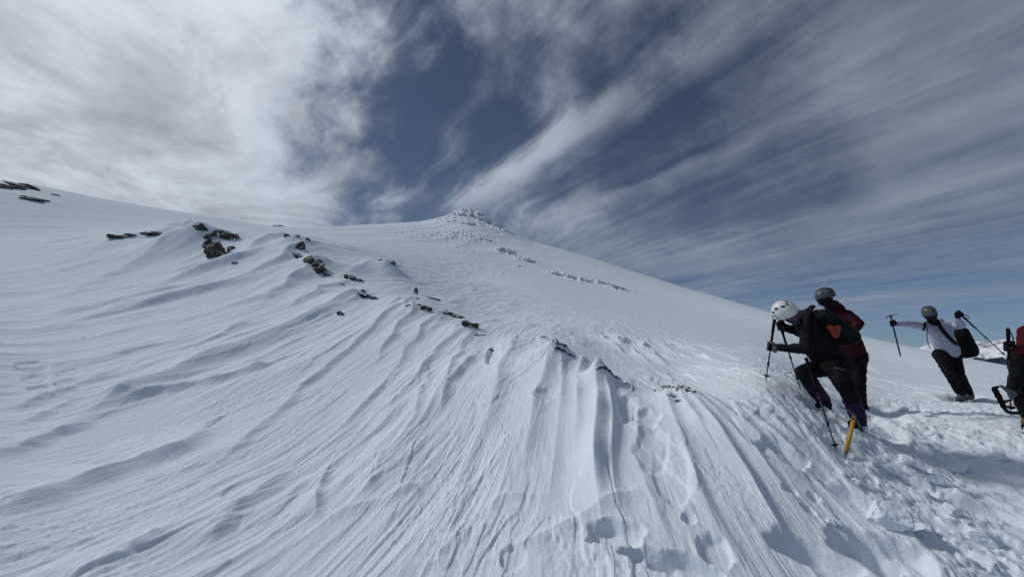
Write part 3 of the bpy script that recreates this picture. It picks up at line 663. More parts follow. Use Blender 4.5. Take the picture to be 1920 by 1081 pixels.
ALU = metal("pole_shaft", (0.03, 0.03, 0.035), 0.5, 0.5); LENS = metal("lens", (0.01, 0.012, 0.02), 0.08, 0.2); BUFF = cloth("patterned_neck_tube", (0.10, 0.025, 0.03), 0.8, (0.12, 0.16, 0.19), 38); BROWN = cloth("brown_gaiter", (0.09, 0.05, 0.035)); GREYC = cloth("grey_gaiter", (0.10, 0.11, 0.12))

def ringmesh(bm, secs, seg=14, capends=True):
    """secs: (centre, x axis vec, y axis vec)"""
    rs = []
    for c, ex, ey in secs:
        rs.append([bm.verts.new(c + ex * math.cos(2 * math.pi * k / seg) + ey * math.sin(2 * math.pi * k / seg)) for k in range(seg)])
    for a, b in zip(rs, rs[1:]):
        for k in range(seg): bm.faces.new((a[k], a[(k + 1) % seg], b[(k + 1) % seg], b[k]))
    if capends: bm.faces.new(rs[0][::-1]); bm.faces.new(rs[-1])
def frame(d, hint=None):
    d = d.normalized(); h = Vector(hint) if hint is not None else (Vector((0, 0, 1)) if abs(d.z) < 0.9 else Vector((1, 0, 0)))
    x = (h - d * h.dot(d)).normalized(); return x, d.cross(x)
def cap(bm, a, b, ra, rb, flat=1.0, hint=None, seg=14):
    """tapered rounded limb; flat squeezes it along the hint axis"""
    a, b = Vector(a), Vector(b); d = b - a; L = d.length
    if L < 1e-5: d = Vector((0, 0, 1)); L = 1e-5
    d = d / L; ex, ey = frame(d, hint); secs = []
    for t in (-0.97, -0.8, -0.5, 0): k = math.sqrt(1 - t * t); secs.append((a + d * ra * t, ex * ra * k * flat, ey * ra * k))
    for t in (0, 0.5, 0.8, 0.97): k = math.sqrt(1 - t * t); secs.append((b + d * rb * t, ex * rb * k * flat, ey * rb * k))
    ringmesh(bm, secs, seg)
def ell(bm, c, ax, r):
    """ellipsoid; ax = three unit vectors, r = three radii"""
    tb = bmesh.new(); bmesh.ops.create_icosphere(tb, subdivisions=3, radius=1); vs = {}
    for v in tb.verts: vs[v.index] = bm.verts.new(Vector(c) + ax[0] * (v.co.x * r[0]) + ax[1] * (v.co.y * r[1]) + ax[2] * (v.co.z * r[2]))
    for f in tb.faces: bm.faces.new([vs[v.index] for v in f.verts])
    tb.free()
def finish(bm, name, mat, root, sm=True, parent=None):
    bmesh.ops.recalc_face_normals(bm, faces=bm.faces[:])
    for v in bm.verts: v.co -= root.location
    me = D.meshes.new(name); bm.to_mesh(me); bm.free()
    if sm: smooth(me)
    return link(name, me, mat, parent or root)
def fuse(bm, name, mat, root, vox=0.011, it=4, wr=0.0, wf=11.0, parent=None, seed=0):
    """melt overlapping limbs into one continuous surface, add cloth folds"""
    bmesh.ops.recalc_face_normals(bm, faces=bm.faces[:])
    for v in bm.verts: v.co -= root.location
    me = D.meshes.new("tmp"); bm.to_mesh(me); bm.free(); o = D.objects.new("tmp", me); COL.objects.link(o)
    r = o.modifiers.new("r", 'REMESH'); r.mode = 'VOXEL'; r.voxel_size = vox; r.use_smooth_shade = True
    s = o.modifiers.new("s", 'SMOOTH'); s.factor = 0.5; s.iterations = it
    dg = bpy.context.evaluated_depsgraph_get(); dg.update(); out = D.meshes.new_from_object(o.evaluated_get(dg))
    D.objects.remove(o); D.meshes.remove(me); out.name = name
    if wr:
        nv = len(out.vertices); co = np.empty(nv * 3); out.vertices.foreach_get('co', co); co = co.reshape(-1, 3)
        no = np.array([v.normal[:] for v in out.vertices]); dsp = np.empty(nv); so_ = Vector((seed * 5.3, 0, 0))
        for i in range(nv):
            p = Vector(co[i]); q = Vector((p.x * wf, p.y * wf, p.z * wf * 1.7)) + so_
            w = mnoise.noise(q + Vector((mnoise.noise(q * 0.5), 0, 0)) * 1.5); dsp[i] = (0.5 - abs(w) * 2.2) * wr + mnoise.noise(q * 2.6) * wr * 0.4
        co += no * dsp[:, None]; out.vertices.foreach_set('co', co.ravel())
    smooth(out); out.materials.clear()
    return link(name, out, mat, parent or root)
def tube(bm, pts, r, seg=8):
    pts = [Vector(p) for p in pts]
    if not isinstance(r, (list, tuple)): r = [r] * len(pts)
    secs = []; ex = None
    for i, p in enumerate(pts):
        d = (pts[min(i + 1, len(pts) - 1)] - pts[max(i - 1, 0)]).normalized(); ex, ey = frame(d, ex if ex is not None and abs(ex.dot(d)) < .95 else None); secs.append((p, ex * r[i], ey * r[i]))
    ringmesh(bm, secs, seg)
def spl(pts, n=6):
    P = [Vector(p) for p in pts]; P = [P[0] * 2 - P[1]] + P + [P[-1] * 2 - P[-2]]; out = []
    for i in range(1, len(P) - 2):
        for k in range(n):
            t = k / n; a, b, c, d = P[i - 1:i + 3]
            out.append(0.5 * ((2 * b) + (c - a) * t + (2 * a - 5 * b + 4 * c - d) * t * t + (3 * b - a - 3 * c + d) * t ** 3))
    out.append(P[-2]); return out

def hand(root, g, ax, wrist, mat, name="glove", k=1.15):
    """fist closed round a shaft: palm, four bent fingers of different length, thumb"""
    bm = bmesh.new(); ax = ax.normalized(); w = Vector(wrist) - g; n = w - ax * w.dot(ax); n = n.normalized(); t = ax.cross(n)
    pc = g + n * 0.040 * k
    cap(bm, pc + ax * 0.024 * k, pc - ax * 0.028 * k, 0.022 * k, 0.020 * k, 1.0); cap(bm, pc, Vector(wrist), 0.028 * k, 0.031 * k)
    cap(bm, pc + t * 0.014 * k + ax * .03 * k, pc + t * 0.014 * k - ax * .03 * k, 0.015 * k, 0.014 * k)
    for i, (off, ln) in enumerate(((0.034, .92), (0.012, 1.0), (-0.010, .95), (-0.031, .78))):
        c = g + ax * off * k; rr = 0.027 * k; pts = [c + n * 0.036 * k + t * 0.016 * k]
        for an in (45, 100, 160, 205): an = 10 + (an) * ln; pts.append(c + (n * math.cos(R(an)) + t * math.sin(R(an))) * rr)
        for a, b in zip(pts, pts[1:]): cap(bm, a, b, 0.0105 * k, 0.0098 * k, seg=8)
    c = g + ax * 0.046 * k; pts = [pc - t * 0.012 * k + ax * 0.01 * k, c + n * 0.022 * k - t * 0.026 * k, c - t * 0.024 * k - n * 0.012 * k, c - n * 0.026 * k]
    for a, b in zip(pts, pts[1:]): cap(bm, a, b, 0.0125 * k, 0.0115 * k, seg=8)
    return fuse(bm, name, mat, root, 0.005, 2)
def head_parts(bm, c, u, f):
    s = u.cross(f).normalized(); ell(bm, c, (s, f, u), (0.076, 0.095, 0.110)); ell(bm, c - u * 0.062 + f * 0.030, (s, f, u), (0.055, 0.062, 0.058))
    cap(bm, c + f * 0.090 + u * .005, c + f * 0.112 - u * 0.030, 0.010, 0.015); cap(bm, c + f * .082 - u * .062 - s * .018, c + f * .082 - u * .062 + s * .018, .010, .010)
    cap(bm, c + f * .086 - u * .078 - s * .014, c + f * .086 - u * .078 + s * .014, .009, .009); cap(bm, c + f * .083 + u * .022 - s * .035, c + f * .083 + u * .022 + s * .035, .012, .012)
    for q in (-1, 1): ell(bm, c + s * q * 0.080 - f * .005 - u * .008, (s, f, u), (0.010, 0.018, 0.030))
def helmet(root, c, u, f, mat, vents, strap=True):
    s = u.cross(f).normalized(); tb = bmesh.new(); bmesh.ops.create_uvsphere(tb, u_segments=40, v_segments=26, radius=1)
    cc = c + u * 0.018 - f * 0.004
    bmesh.ops.bisect_plane(tb, geom=tb.verts[:] + tb.edges[:] + tb.faces[:], plane_co=(0, 0, -0.30), plane_no=(0, 0.10, 1), clear_inner=True)
    for v in tb.verts:
        x, y, z = v.co; rim = max(0, 0.35 - (z + 0.3)); rg = 1 + 0.02 * (abs(math.sin(x * 7)) if z > 0.1 else 0)
        v.co = cc + s * (x * 0.106 * rg) + f * (y * (0.134 + (0.02 * rim if y > 0 else 0))) + u * (z * 0.125 * rg)
    g = bmesh.ops.solidify(tb, geom=tb.faces[:], thickness=0.009)
    h = finish(tb, "helmet", mat, root)
    for x, y in vents:                       # (side, front) on the shell
        bm = bmesh.new(); z = math.sqrt(max(0.02, 1 - x * x - y * y)); d = (s * x / 0.106 + f * y / 0.134 + u * z / 0.125).normalized(); p = cc + s * x * 0.106 + f * y * 0.134 + u * z * 0.125
        ex = (f - d * f.dot(d)).normalized(); ell(bm, p, (ex, d.cross(ex), d), (0.027, 0.012, 0.005)); finish(bm, "vent", DARK, root, parent=h)
    if strap:
        bm = bmesh.new()
        for q in (-1, 1):
            tube(bm, [cc + s * q * .098 + f * .05 - u * .03, c + s * q * .082 + f * .03 - u * .06, c + s * q * .05 + f * .035 - u * .115, c + f * .045 - u * .128], 0.005, 6)
            tube(bm, [cc + s * q * .098 - f * .06 - u * .03, c + s * q * .082 + f * .02 - u * .06], 0.005, 6)
        finish(bm, "chin_strap", DARK, root, parent=h)
    return h
def boot(root, ank, toe, knee, mat, up, crampon=True):
    """boot with stiff sole and a spiked crampon under it"""
    ank, toe = Vector(ank), Vector(toe); d = (toe - ank); d = (d - up * d.dot(up)); L = d.length; d.normalize(); side = up.cross(d)
    base = ank - up * 0.085; bm = bmesh.new()
    leg = (Vector(knee) - ank).normalized()
    cap(bm, ank + leg * 0.13, ank, 0.062, 0.056); cap(bm, ank, base - d * 0.055 + up * .05, 0.055, 0.050); cap(bm, base - d * 0.05 + up * .045, base + d * 0.15 + up * .042, 0.046, 0.040, 1.0); cap(bm, ank, base + d * .10 + up * .05, .052, .042)
    b = fuse(bm, "boot", mat, root, 0.009, 3)
    bm = bmesh.new(); secs = []
    for t, w in ((-.105, .025), (-.09, .036), (-.03, .036), (.04, .034), (.11, .045), (.17, .040), (.20, .022)): secs.append((base + d * t + up * 0.006, side * w, up * 0.014))
    ringmesh(bm, secs, 10); finish(bm, "sole", DARK, root, parent=b)
    if crampon:
        bm = bmesh.new()
        for q in (-1, 1): tube(bm, [base + d * t - up * .012 + side * q * w for t, w in ((-.09, .030), (-.03, .030), (.04, .028), (.11, .040), (.18, .022))], 0.005, 6)
        for t, w in ((-.09, .03), (-.04, .03), (.06, .032), (.12, .04), (.17, .024)):
            for q in (-1, 1): tube(bm, [base + d * t + side * q * w - up * .012, base + d * t + side * q * w - up * .048], [0.007, 0.001], 5)
        for q in (-1, 1): tube(bm, [base + d * .18 + side * q * .018 - up * .012, base + d * .235 + side * q * .018 - up * .03], [0.006, 0.001], 5)
        tube(bm, [base + d * .05 + side * .045 - up * .01, base + d * .05 + up * .075 + side * .03, base + d * .05 + up * .075 - side * .03, base + d * .05 - side * .045 - up * .01], .005, 6)
        finish(bm, "crampon", STEEL, root, parent=b)
    return b
def pole(root_label, top, tip, group, ring=False, shaftmat=None, lower_grip=True, name="trekking_pole"):
    top, tip = Vector(top), Vector(tip); d = (tip - top).normalized(); L = (tip - top).length
    e = empty(name, tip, root_label, "trekking pole", group)
    bm = bmesh.new(); tube(bm, [top, top + d * L * .45], .0085, 8); tube(bm, [top + d * L * .44, top + d * L * .72], .0075, 8); tube(bm, [top + d * L * .71, tip - d * .03], .0062, 8)
    for q in (.45, .72): tube(bm, [top + d * (L * q - .02), top + d * (L * q + .02)], .0125, 8)
    finish(bm, "shaft", shaftmat or ALU, e)
    bm = bmesh.new(); tube(bm, [top - d * .015, top, top + d * .02, top + d * .06, top + d * .12, top + d * .14], [.010, .018, .015, .0165, .0145, .0155], 10)
    if lower_grip: tube(bm, [top + d * .14, top + d * .34], .013, 10)
    finish(bm, "grip", DARK, e)
    bm = bmesh.new(); ex, ey = frame(d)
    if ring: tube(bm, [top - d * .03 + (Vector((math.cos(R(a)), 0, math.sin(R(a))))) * .022 for a in range(0, 361, 30)], .005, 6)
    else: tube(bm, spl([top, top + ex * .03 + d * .05, top + ex * .05 + d * .13, top + ex * .02 + d * .15, top + d * .03]), .005, 6)
    finish(bm, "wrist_strap", DARK, e)
    bm = bmesh.new(); c = tip - d * .065
    ringmesh(bm, [(c, ex * .010, ey * .010), (c + d * .004, ex * .036, ey * .036), (c + d * .009, ex * .034, ey * .034), (c + d * .02, ex * .010, ey * .010)], 16); finish(bm, "basket", DARK, e)
    bm = bmesh.new(); tube(bm, [tip - d * .05, tip - d * .02, tip], [.007, .005, .002], 8); finish(bm, "tip", STEEL, e); return e
def ice_axe(label, top, bot, pick_dir, shaftmat, pick, adze, spike=True, sr=0.012, headmat=None, group=None):
    """top = where the head sits, pick / adze = their end points"""
    top, bot = Vector(top), Vector(bot); d = (bot - top).normalized(); e = empty("ice_axe", bot, label, "ice axe", group)
    bm = bmesh.new(); ex, ey = frame(d); secs = [(top, ex * sr * .75, ey * sr * 1.15), (bot - d * .06, ex * sr * .75, ey * sr * 1.15)]; ringmesh(bm, secs, 10); finish(bm, "shaft", shaftmat, e)
    hm = headmat or STEEL; bm = bmesh.new(); tube(bm, [top + d * .05, top - d * .012], [.016, .015], 8)
    p = Vector(pick); m = (top + p) / 2 - d * (p - top).length * .10; tube(bm, spl([top - d * .004, m, p]), [.012, .012, .0115, .011, .0105, .010, .009, .008, .007, .006, .005, .004, .002], 8)
    finish(bm, "pick", hm, e)
    bm = bmesh.new(); a = Vector(adze); v = (a - top); sd = d.cross(v).normalized(); secs = [(top - d * .004, sd * .008, d * .009), (top + v * .5 - d * .006, sd * .012, d * .006), (a, sd * .024, d * .003)]; ringmesh(bm, secs, 8); finish(bm, "adze", hm, e)
    bm = bmesh.new(); tube(bm, [bot - d * .065, bot - d * .03, bot], [.013, .009, .0015], 8); finish(bm, "spike", STEEL, e); return e

def pt(px, py, d): return at(px, py, d)
ZU = Vector((0, 0, 1))
def person(label, j, m, root_at):
    """j: joints in metres; m: materials; garments are parts over one continuous body"""
    e = empty("person", root_at, label, "person", None); k = j.get('k', 1.0)
    bm = bmesh.new(); u, f = j['hu'].normalized(), j['hf'].normalized(); f = (f - u * f.dot(u)).normalized()
    head_parts(bm, j['head'], u, f); cap(bm, j['head'] - u * .08 - f * .01, j['neck'], .052, .060)
    sp, ch = j['pelvis'], j['chest']; side = (j['shL'] - j['shR']).normalized(); fr = j.get('front', side.cross(ch - sp)).normalized()
    cap(bm, j['neck'], ch, .07, .11); cap(bm, ch, sp, .125, .115); cap(bm, j['shL'], j['shR'], .055, .055); cap(bm, j['hipL'], j['hipR'], .09, .09)
    for s in 'LR':
        cap(bm, j['sh' + s], j['el' + s], .045, .036); cap(bm, j['el' + s], j['wr' + s], .036, .027)
        if 'kn' + s in j: cap(bm, j['hip' + s], j['kn' + s], .075, .050); cap(bm, j['kn' + s], j['an' + s], .052, .036); cap(bm, j['an' + s], j['an' + s] - j.get('up' + s, ZU) * .045 + (j['toe' + s] - j['an' + s]).normalized() * .03, .032, .026)
        if 'g' + s in j: cap(bm, j['wr' + s], j['g' + s] + (j['wr' + s] - j['g' + s]).normalized() * .03, .026, .02)
    fuse(bm, "body", SKIN, e, 0.010, 3)
    # jacket
    bm = bmesh.new(); cap(bm, j['neck'] + (j['head'] - j['neck']) * .15, ch, .075, .15); cap(bm, ch, sp, .165 * k, .160 * k, .86, hint=fr); cap(bm, j['shL'], j['shR'], .078, .078); cap(bm, (j['shL'] + ch) / 2, (j['shR'] + ch) / 2, .10, .10)
    hem = sp + (sp - ch).normalized() * .06; cap(bm, sp, hem, .158 * k, .165 * k, .88, hint=fr)
    for s in 'LR': cap(bm, j['sh' + s], j['el' + s], .074, .060); cap(bm, j['el' + s], j['wr' + s], .060, .043)
    if 'belly' in j: cap(bm, j['belly'][0], j['belly'][1], .11, .12)
    fuse(bm, "jacket", m['jacket'], e, 0.011, 3, 0.009, 10, seed=1)
    # trousers
    bm = bmesh.new(); cap(bm, j['hipL'], j['hipR'], .120, .120); cap(bm, sp, (j['hipL'] + j['hipR']) / 2, .14, .13)
    for s in 'LR':
        if 'kn' + s in j: cap(bm, j['hip' + s], j['kn' + s], .112, .080); cap(bm, j['kn' + s], j['an' + s] + (j['kn' + s] - j['an' + s]) * .06, .078, .064)
    fuse(bm, "trousers", m['trousers'], e, 0.011, 3, 0.009, 9, seed=2)
    for s in 'LR':
        if 'kn' + s in j and m.get('gaiter'):
            bm = bmesh.new(); kn, an = j['kn' + s], j['an' + s]; cap(bm, kn + (an - kn) * .30, kn + (an - kn) * .95, .083, .074); fuse(bm, "gaiter", m['gaiter'], e, 0.010, 3, 0.008, 12, seed=3)
        if 'an' + s in j: boot(e, j['an' + s], j['toe' + s], j['kn' + s], m.get('boot', DARK), j.get('up' + s, ZU), j.get('cr', True))
        if 'g' + s in j: hand(e, j['g' + s], j['ax' + s], j['wr' + s], m['glove' + s])
    hs = u.cross(f).normalized()
    helmet(e, j['head'], u, f, m['helmet'], m['vents'])
    return e, u, f, hs, fr
def neck_tube(e, j, u, f, mat, hi=-0.045):
    bm = bmesh.new(); c = j['head']; ell(bm, c - u * .07 + f * .022, (u.cross(f), f, u), (.072, .084, .062)); cap(bm, c - u * .09, j['neck'], .070, .082); return fuse(bm, "neck_gaiter", mat, e, .008, 2, .004, 24)
def goggles(e, c, u, f, s, w=.075, h=.034):
    bm = bmesh.new(); ell(bm, c + f * .083 + u * .004, (s, f, u), (w, .028, h)); o = finish(bm, "goggles", LENS, e)
    bm = bmesh.new(); tube(bm, [c + (s * math.cos(R(a)) * .086 + f * math.sin(R(a)) * .104) + u * .006 for a in range(30, -211, -20)], .011, 6); finish(bm, "goggle_strap", DARK, e, parent=o); return o
def backpack(label, c, up, back, h, w, dp, mat, strap_pts, extras=True):
    """c = middle of the bag, up = along the spine, back = away from the wearer"""
    e = empty("backpack", c, label, "backpack"); up = up.normalized(); back = (back - up * back.dot(up)).normalized(); s = up.cross(back)
    bm = bmesh.new()
    for q in (-1, 1):
        cap(bm, c - up * h * .38 + s * q * w * .25, c + up * h * .30 + s * q * w * .20, dp * .5, dp * .42)
    cap(bm, c - up * h * .36, c + up * h * .28, dp * .56, dp * .48); cap(bm, c + up * h * .36 - s * w * .2 + back * dp * .05, c + up * h * .36 + s * w * .2 + back * dp * .05, dp * .40, dp * .40)
    cap(bm, c - up * h * .22 + back * dp * .42 - s * w * .12, c - up * h * .22 + back * dp * .42 + s * w * .12, dp * .24, dp * .24); cap(bm, c - up * h * .22 + back * dp * .40, c + up * h * .10 + back * dp * .34, dp * .26, dp * .2)
    bag = fuse(bm, "bag", mat, e, 0.010, 3, 0.006, 13, seed=4)
    if extras:
        bm = bmesh.new()
        for q in (-1, 1): tube(bm, spl([c + up * h * .42 + s * q * w * .3 + back * dp * .1, c + up * h * .2 + s * q * w * .48 + back * dp * .2, c - up * h * .3 + s * q * w * .46 + back * dp * .15]), .007, 6)
        tube(bm, spl([c + up * h * .46 - s * .03, c + up * h * .55, c + up * h * .46 + s * .03]), .008, 6); finish(bm, "compression_strap", DARK, e)
    for P in strap_pts:
        bm = bmesh.new(); Q = spl(P); secs = []
        for i, p in enumerate(Q):
            d = (Q[min(i + 1, len(Q) - 1)] - Q[max(i - 1, 0)]).normalized(); n = (p - (c - back * .17 if not isinstance(label, int) else c)).normalized(); n = (n - d * n.dot(d)).normalized(); secs.append((p, d.cross(n) * .030, n * .010))
        ringmesh(bm, secs, 10); finish(bm, "shoulder_strap", DARK, e)
    return e
def ground_on(px, py, lift=0.0):
    p, r = hit(px, py, 3.0); return p + ZU * lift

# ---- black-jacketed climber bent over the poles, white helmet
j = dict(head=pt(1474, 584, 4.72), neck=pt(1499, 594, 4.80), chest=pt(1524, 622, 4.82), pelvis=pt(1560, 672, 4.80), shL=pt(1516, 605, 4.62), shR=pt(1514, 600, 5.0),
 elL=pt(1514, 653, 4.52), wrL=pt(1476, 653, 4.60), elR=pt(1500, 622, 5.12), wrR=pt(1476, 609, 4.98), hipL=pt(1563, 686, 4.68), hipR=pt(1560, 684, 4.90),
 knR=pt(1505, 697, 4.72), anR=pt(1545, 752, 4.92), toeR=pt(1521, 762, 4.80), knL=pt(1591, 733, 4.42), anL=pt(1610, 783, 4.62), toeL=pt(1588, 792, 4.50),
 hu=Vector((-0.72, -0.10, 0.66)), hf=Vector((0.50, -0.80, -0.25)), belly=(pt(1520, 640, 4.8), pt(1545, 675, 4.8)), k=1.0)
pA_top, pA_tip = pt(1452, 600, 4.74), pt(1436, 713, 4.78); pB_top, pB_tip = pt(1461, 603, 4.95), pt(1507, 748, 5.10)
j['gL'] = pA_top.lerp(pA_tip, .44); j['axL'] = pA_top - pA_tip; j['wrL'] = j['gL'] + (j['elL'] - j['gL']).normalized() * .085
j['gR'] = pB_top.lerp(pB_tip, .05); j['axR'] = pB_top - pB_tip; j['wrR'] = j['gR'] + (j['elR'] - j['gR']).normalized() * .085
e1, u, f, s, fr = person("white-helmeted person in black jacket and purple gaiters bent low over trekking poles", j,
 dict(jacket=BLACK, trousers=BLACKT, gaiter=PURPLE, gloveL=GREYG, gloveR=BLACK, helmet=WHITEH, vents=[(-.62, .10), (.62, .10), (.35, .62), (-.35, .62), (-.75, -.35), (.75, -.35), (0.0, .80), (0.3, -.6)]), ground_on(1600, 800))
neck_tube(e1, j, u, f, BUFF); goggles(e1, j['head'], u, f, s, .066, .026)
bm = bmesh.new(); c = j['neck']; ax_ = (j['chest'] - j['head']).normalized(); ex, ey = frame(ax_)
tube(bm, [c + ax_ * .03 + (ex * math.cos(R(a)) + ey * math.sin(R(a))) * .085 for a in range(0, 361, 24)], .034, 8); fuse(bm, "hood", BLACK, e1, .010, 3, .008, 14)
pole("leftmost black trekking pole, ring on top, gripped by the white-helmeted climber", pA_top, pA_tip, "poles of the white-helmeted climber", ring=True)
pole("trekking pole slanting behind the white-helmeted climber's raised knee", pB_top, pB_tip, "poles of the white-helmeted climber")
pole("black trekking pole planted just left of the yellow ice axe", pt(1512, 672, 4.35), pt(1569, 845, 3.96), "poles of the white-helmeted climber")
c = pt(1562, 611, 4.70); spn = (pt(1516, 575, 4.7) - pt(1606, 650, 4.7)); bk = Vector((0.62, 0.0, 0.78))
bp1 = backpack("dark green and black backpack with an orange-red sling on the bent climber's back", c, spn, bk, .47, .27, .18, PACKG,
 [[pt(1524, 574, 4.62), pt(1512, 596, 4.50), pt(1520, 628, 4.50), pt(1545, 650, 4.56)], [pt(1524, 572, 4.9), pt(1508, 590, 5.06), pt(1518, 620, 5.06)]])
bm = bmesh.new(); q = lambda a, b, dd=4.50: pt(a, b, dd)
tube(bm, spl([q(1551, 612), q(1558, 618), q(1563, 628, 4.48), q(1569, 630, 4.47), q(1572, 620, 4.48), q(1567, 614), q(1573, 611, 4.5), q(1573, 616), q(1563, 613, 4.49), q(1555, 611)]), .014, 8)
tube(bm, spl([q(1558, 613), q(1564, 620, 4.47), q(1568, 627, 4.46), q(1563, 626, 4.47)]), .016, 8); finish(bm, "sling", ORANGE, bp1)
bm = bmesh.new(); tube(bm, [pt(1564, 688, 4.50), pt(1586, 693, 4.46)], [.011, .009], 8); finish(bm, "gear_buckle", STEEL, bp1)
# yellow ice axe
ice_axe("yellow shafted ice axe planted upright in the snow at the bent climber's rear boot", pt(1602, 778, 4.12), pt(1584, 858, 3.98), None, YELLOW, pt(1572, 760, 4.2), pt(1617, 808, 4.1), sr=.0165)

# ---- maroon-jacketed climber behind
j = dict(head=pt(1547, 556, 6.40), neck=pt(1560, 574, 6.46), chest=pt(1580, 606, 6.48), pelvis=pt(1601, 660, 6.50), shL=pt(1590, 590, 6.24), shR=pt(1556, 586, 6.70),
 elL=pt(1611, 606, 6.10), wrL=pt(1590, 634, 6.0), elR=pt(1540, 610, 6.75), wrR=pt(1520, 625, 6.6), hipL=pt(1609, 670, 6.42), hipR=pt(1590, 670, 6.60),
 knL=pt(1612, 716, 6.36), anL=pt(1616, 760, 6.45), toeL=pt(1597, 768, 6.40), knR=pt(1588, 714, 6.55), anR=pt(1592, 755, 6.7), toeR=pt(1575, 762, 6.65),
 hu=Vector((-0.12, 0.05, 1)), hf=Vector((-0.55, 0.82, -0.15)), k=1.08)
e2, u, f, s, fr = person("person in a grey helmet and maroon jacket standing behind the white-helmeted climber", j,
 dict(jacket=MAROON, trousers=BLACKT, gloveL=BLACK, gloveR=BLACK, helmet=GREYH, vents=[(.45, -.15), (.45, -.55), (-.4, .3), (0, -.8), (.7, .2), (.2, -.7), (-.1, .5)]), ground_on(1625, 768))
neck_tube(e2, j, u, f, DARK); bm = bmesh.new(); ell(bm, j['head'] - u * .035 + f * .012, (s, f, u), (.083, .104, .092)); finish(bm, 'balaclava', DARK, e2)
bm = bmesh.new(); cap(bm, j['neck'] + Vector((.03, 0, .03)), j['neck'] + Vector((.12, .02, -.06)), .075, .09); fuse(bm, "hood", MAROON, e2, .011, 3, .008, 12)

# ---- white-jacketed climber with arms spread
D3 = 7.9
j = dict(head=pt(1743, 587, 7.80), neck=pt(1753, 606, 7.92), chest=pt(1763, 624, 7.95), pelvis=pt(1775, 652, 7.98), shL=pt(1785, 610, 7.92), shR=pt(1735, 612, 7.92),
 elR=pt(1709, 607, 7.80), wrR=pt(1686, 604, 7.70), elL=pt(1803, 609, 7.72), wrL=pt(1797, 591, 7.55), hipL=pt(1787, 664, 8.0), hipR=pt(1763, 664, 7.96),
 knL=pt(1799, 701, 7.76), anL=pt(1818, 738, 8.0), toeL=pt(1803, 744, 7.86), knR=pt(1780, 700, 7.72), anR=pt(1803, 740, 7.88), toeR=pt(1787, 746, 7.74),
 hu=Vector((-0.26, -0.06, 1)), hf=Vector((-0.55, -0.83, -0.20)), cr=True, k=1.1)
ax_top, ax_bot = pt(1670, 591, 7.66), pt(1689, 669, 7.66)
j['gR'] = ax_top.lerp(ax_bot, .19); j['axR'] = ax_top - ax_bot; j['wrR'] = j['gR'] + (j['elR'] - j['gR']).normalized() * .085
pl_top, pl_tip = pt(1797, 585, 7.50), pt(1916, 694, 7.0)
j['gL'] = pl_top.lerp(pl_tip, .03); j['axL'] = pl_top - pl_tip; j['wrL'] = j['gL'] + Vector((-.02, .04, -.085))
e3, u, f, s, fr = person("person in a white jacket, grey helmet and black face mask with both arms spread wide", j,
 dict(jacket=WHITEJ, trousers=BLACKT, gloveL=DARK, gloveR=DARK, helmet=GREYH, boot=GREYC, vents=[(.3, .3), (-.3, .3), (.55, -.2), (-.55, -.2)]), ground_on(1812, 748))
neck_tube(e3, j, u, f, DARK); goggles(e3, j['head'], u, f, s, .078, .036)
bm = bmesh.new(); ell(bm, j['head'] - u * .045 + f * .02, (s, f, u), (.081, .101, .085)); finish(bm, "balaclava", DARK, e3)
bm = bmesh.new(); n_ = j['neck']; cap(bm, n_ + Vector((.05, .06, .03)), n_ + Vector((.20, .08, .05)), .055, .05); fuse(bm, "hood", WHITEJ, e3, .010, 3, .008, 14)
bm = bmesh.new(); z0, z1 = j['neck'] + fr * .0, j['pelvis']; tc_ = j['chest'] - Vector((0.05, .165, 0)); tube(bm, spl([pt(1739, 612, 7.80), pt(1738, 630, 7.755), pt(1741, 645, 7.77), pt(1746, 654, 7.80)]), .006, 6); finish(bm, "front_zip", DARK, e3)
ice_axe("ice axe held upright in the outstretched hand of the white-jacketed climber", ax_top, ax_bot, None, BLUEM, pt(1660, 597, 7.62), pt(1684, 588, 7.70), sr=.014)
pole("long trekking pole slanting down right from the white-jacketed climber's raised hand", pl_top, pl_tip, None)
c = pt(1803, 640, 8.10)
backpack("black backpack slung low behind the white-jacketed climber", c, pt(1790, 612, 8.08) - pt(1809, 662, 8.08), Vector((.8, .5, 0)), .50, .27, .25, DARK,
 [[pt(1758, 601, 7.80), pt(1765, 615, 7.74), pt(1777, 629, 7.73), pt(1789, 641, 7.76), pt(1797, 646, 7.88)], [pt(1736, 603, 7.86), pt(1733, 610, 7.80), pt(1731, 618, 7.84)]], extras=False)

# ---- climber cut by the right edge
j = dict(head=pt(1975, 575, 4.75), neck=pt(1966, 603, 4.82), chest=pt(1957, 632, 4.85), pelvis=pt(1949, 692, 4.88), shR=pt(1925, 622, 4.80), shL=pt(1995, 616, 4.95),
 elR=pt(1921, 656, 4.66), wrR=pt(1903, 651, 4.55), elL=pt(2030, 650, 4.9), wrL=pt(2040, 690, 4.8), hipR=pt(1934, 702, 4.82), hipL=pt(1962, 702, 4.95),
 knR=pt(1916, 742, 4.66), anR=pt(1934, 782, 4.80), toeR=pt(1912, 792, 4.70), knL=pt(1962, 745, 4.85), anL=pt(1968, 800, 4.95), toeL=pt(1945, 806, 4.85),
 hu=Vector((-0.1, 0, 1)), hf=Vector((-0.9, -0.3, -0.1)))
pt4, pb4 = pt(1890, 617, 4.52), pt(1893, 700, 4.62); pb4 = pt4 + (pb4 - pt4) * 1.9
j['gR'] = pt4.lerp(pb4, .20); j['axR'] = pt4 - pb4; j['wrR'] = j['gR'] + (j['elR'] - j['gR']).normalized() * .085
e4, u, f, s, fr = person("person in a red jacket and black trousers half cut off by the right edge", j,
 dict(jacket=RED, trousers=BLACKT, gaiter=BLACKT, gloveL=BLACK, gloveR=BLACK, helmet=GREYH, boot=BROWN, vents=[(.3, .3), (-.3, .3)]), ground_on(1915, 800))
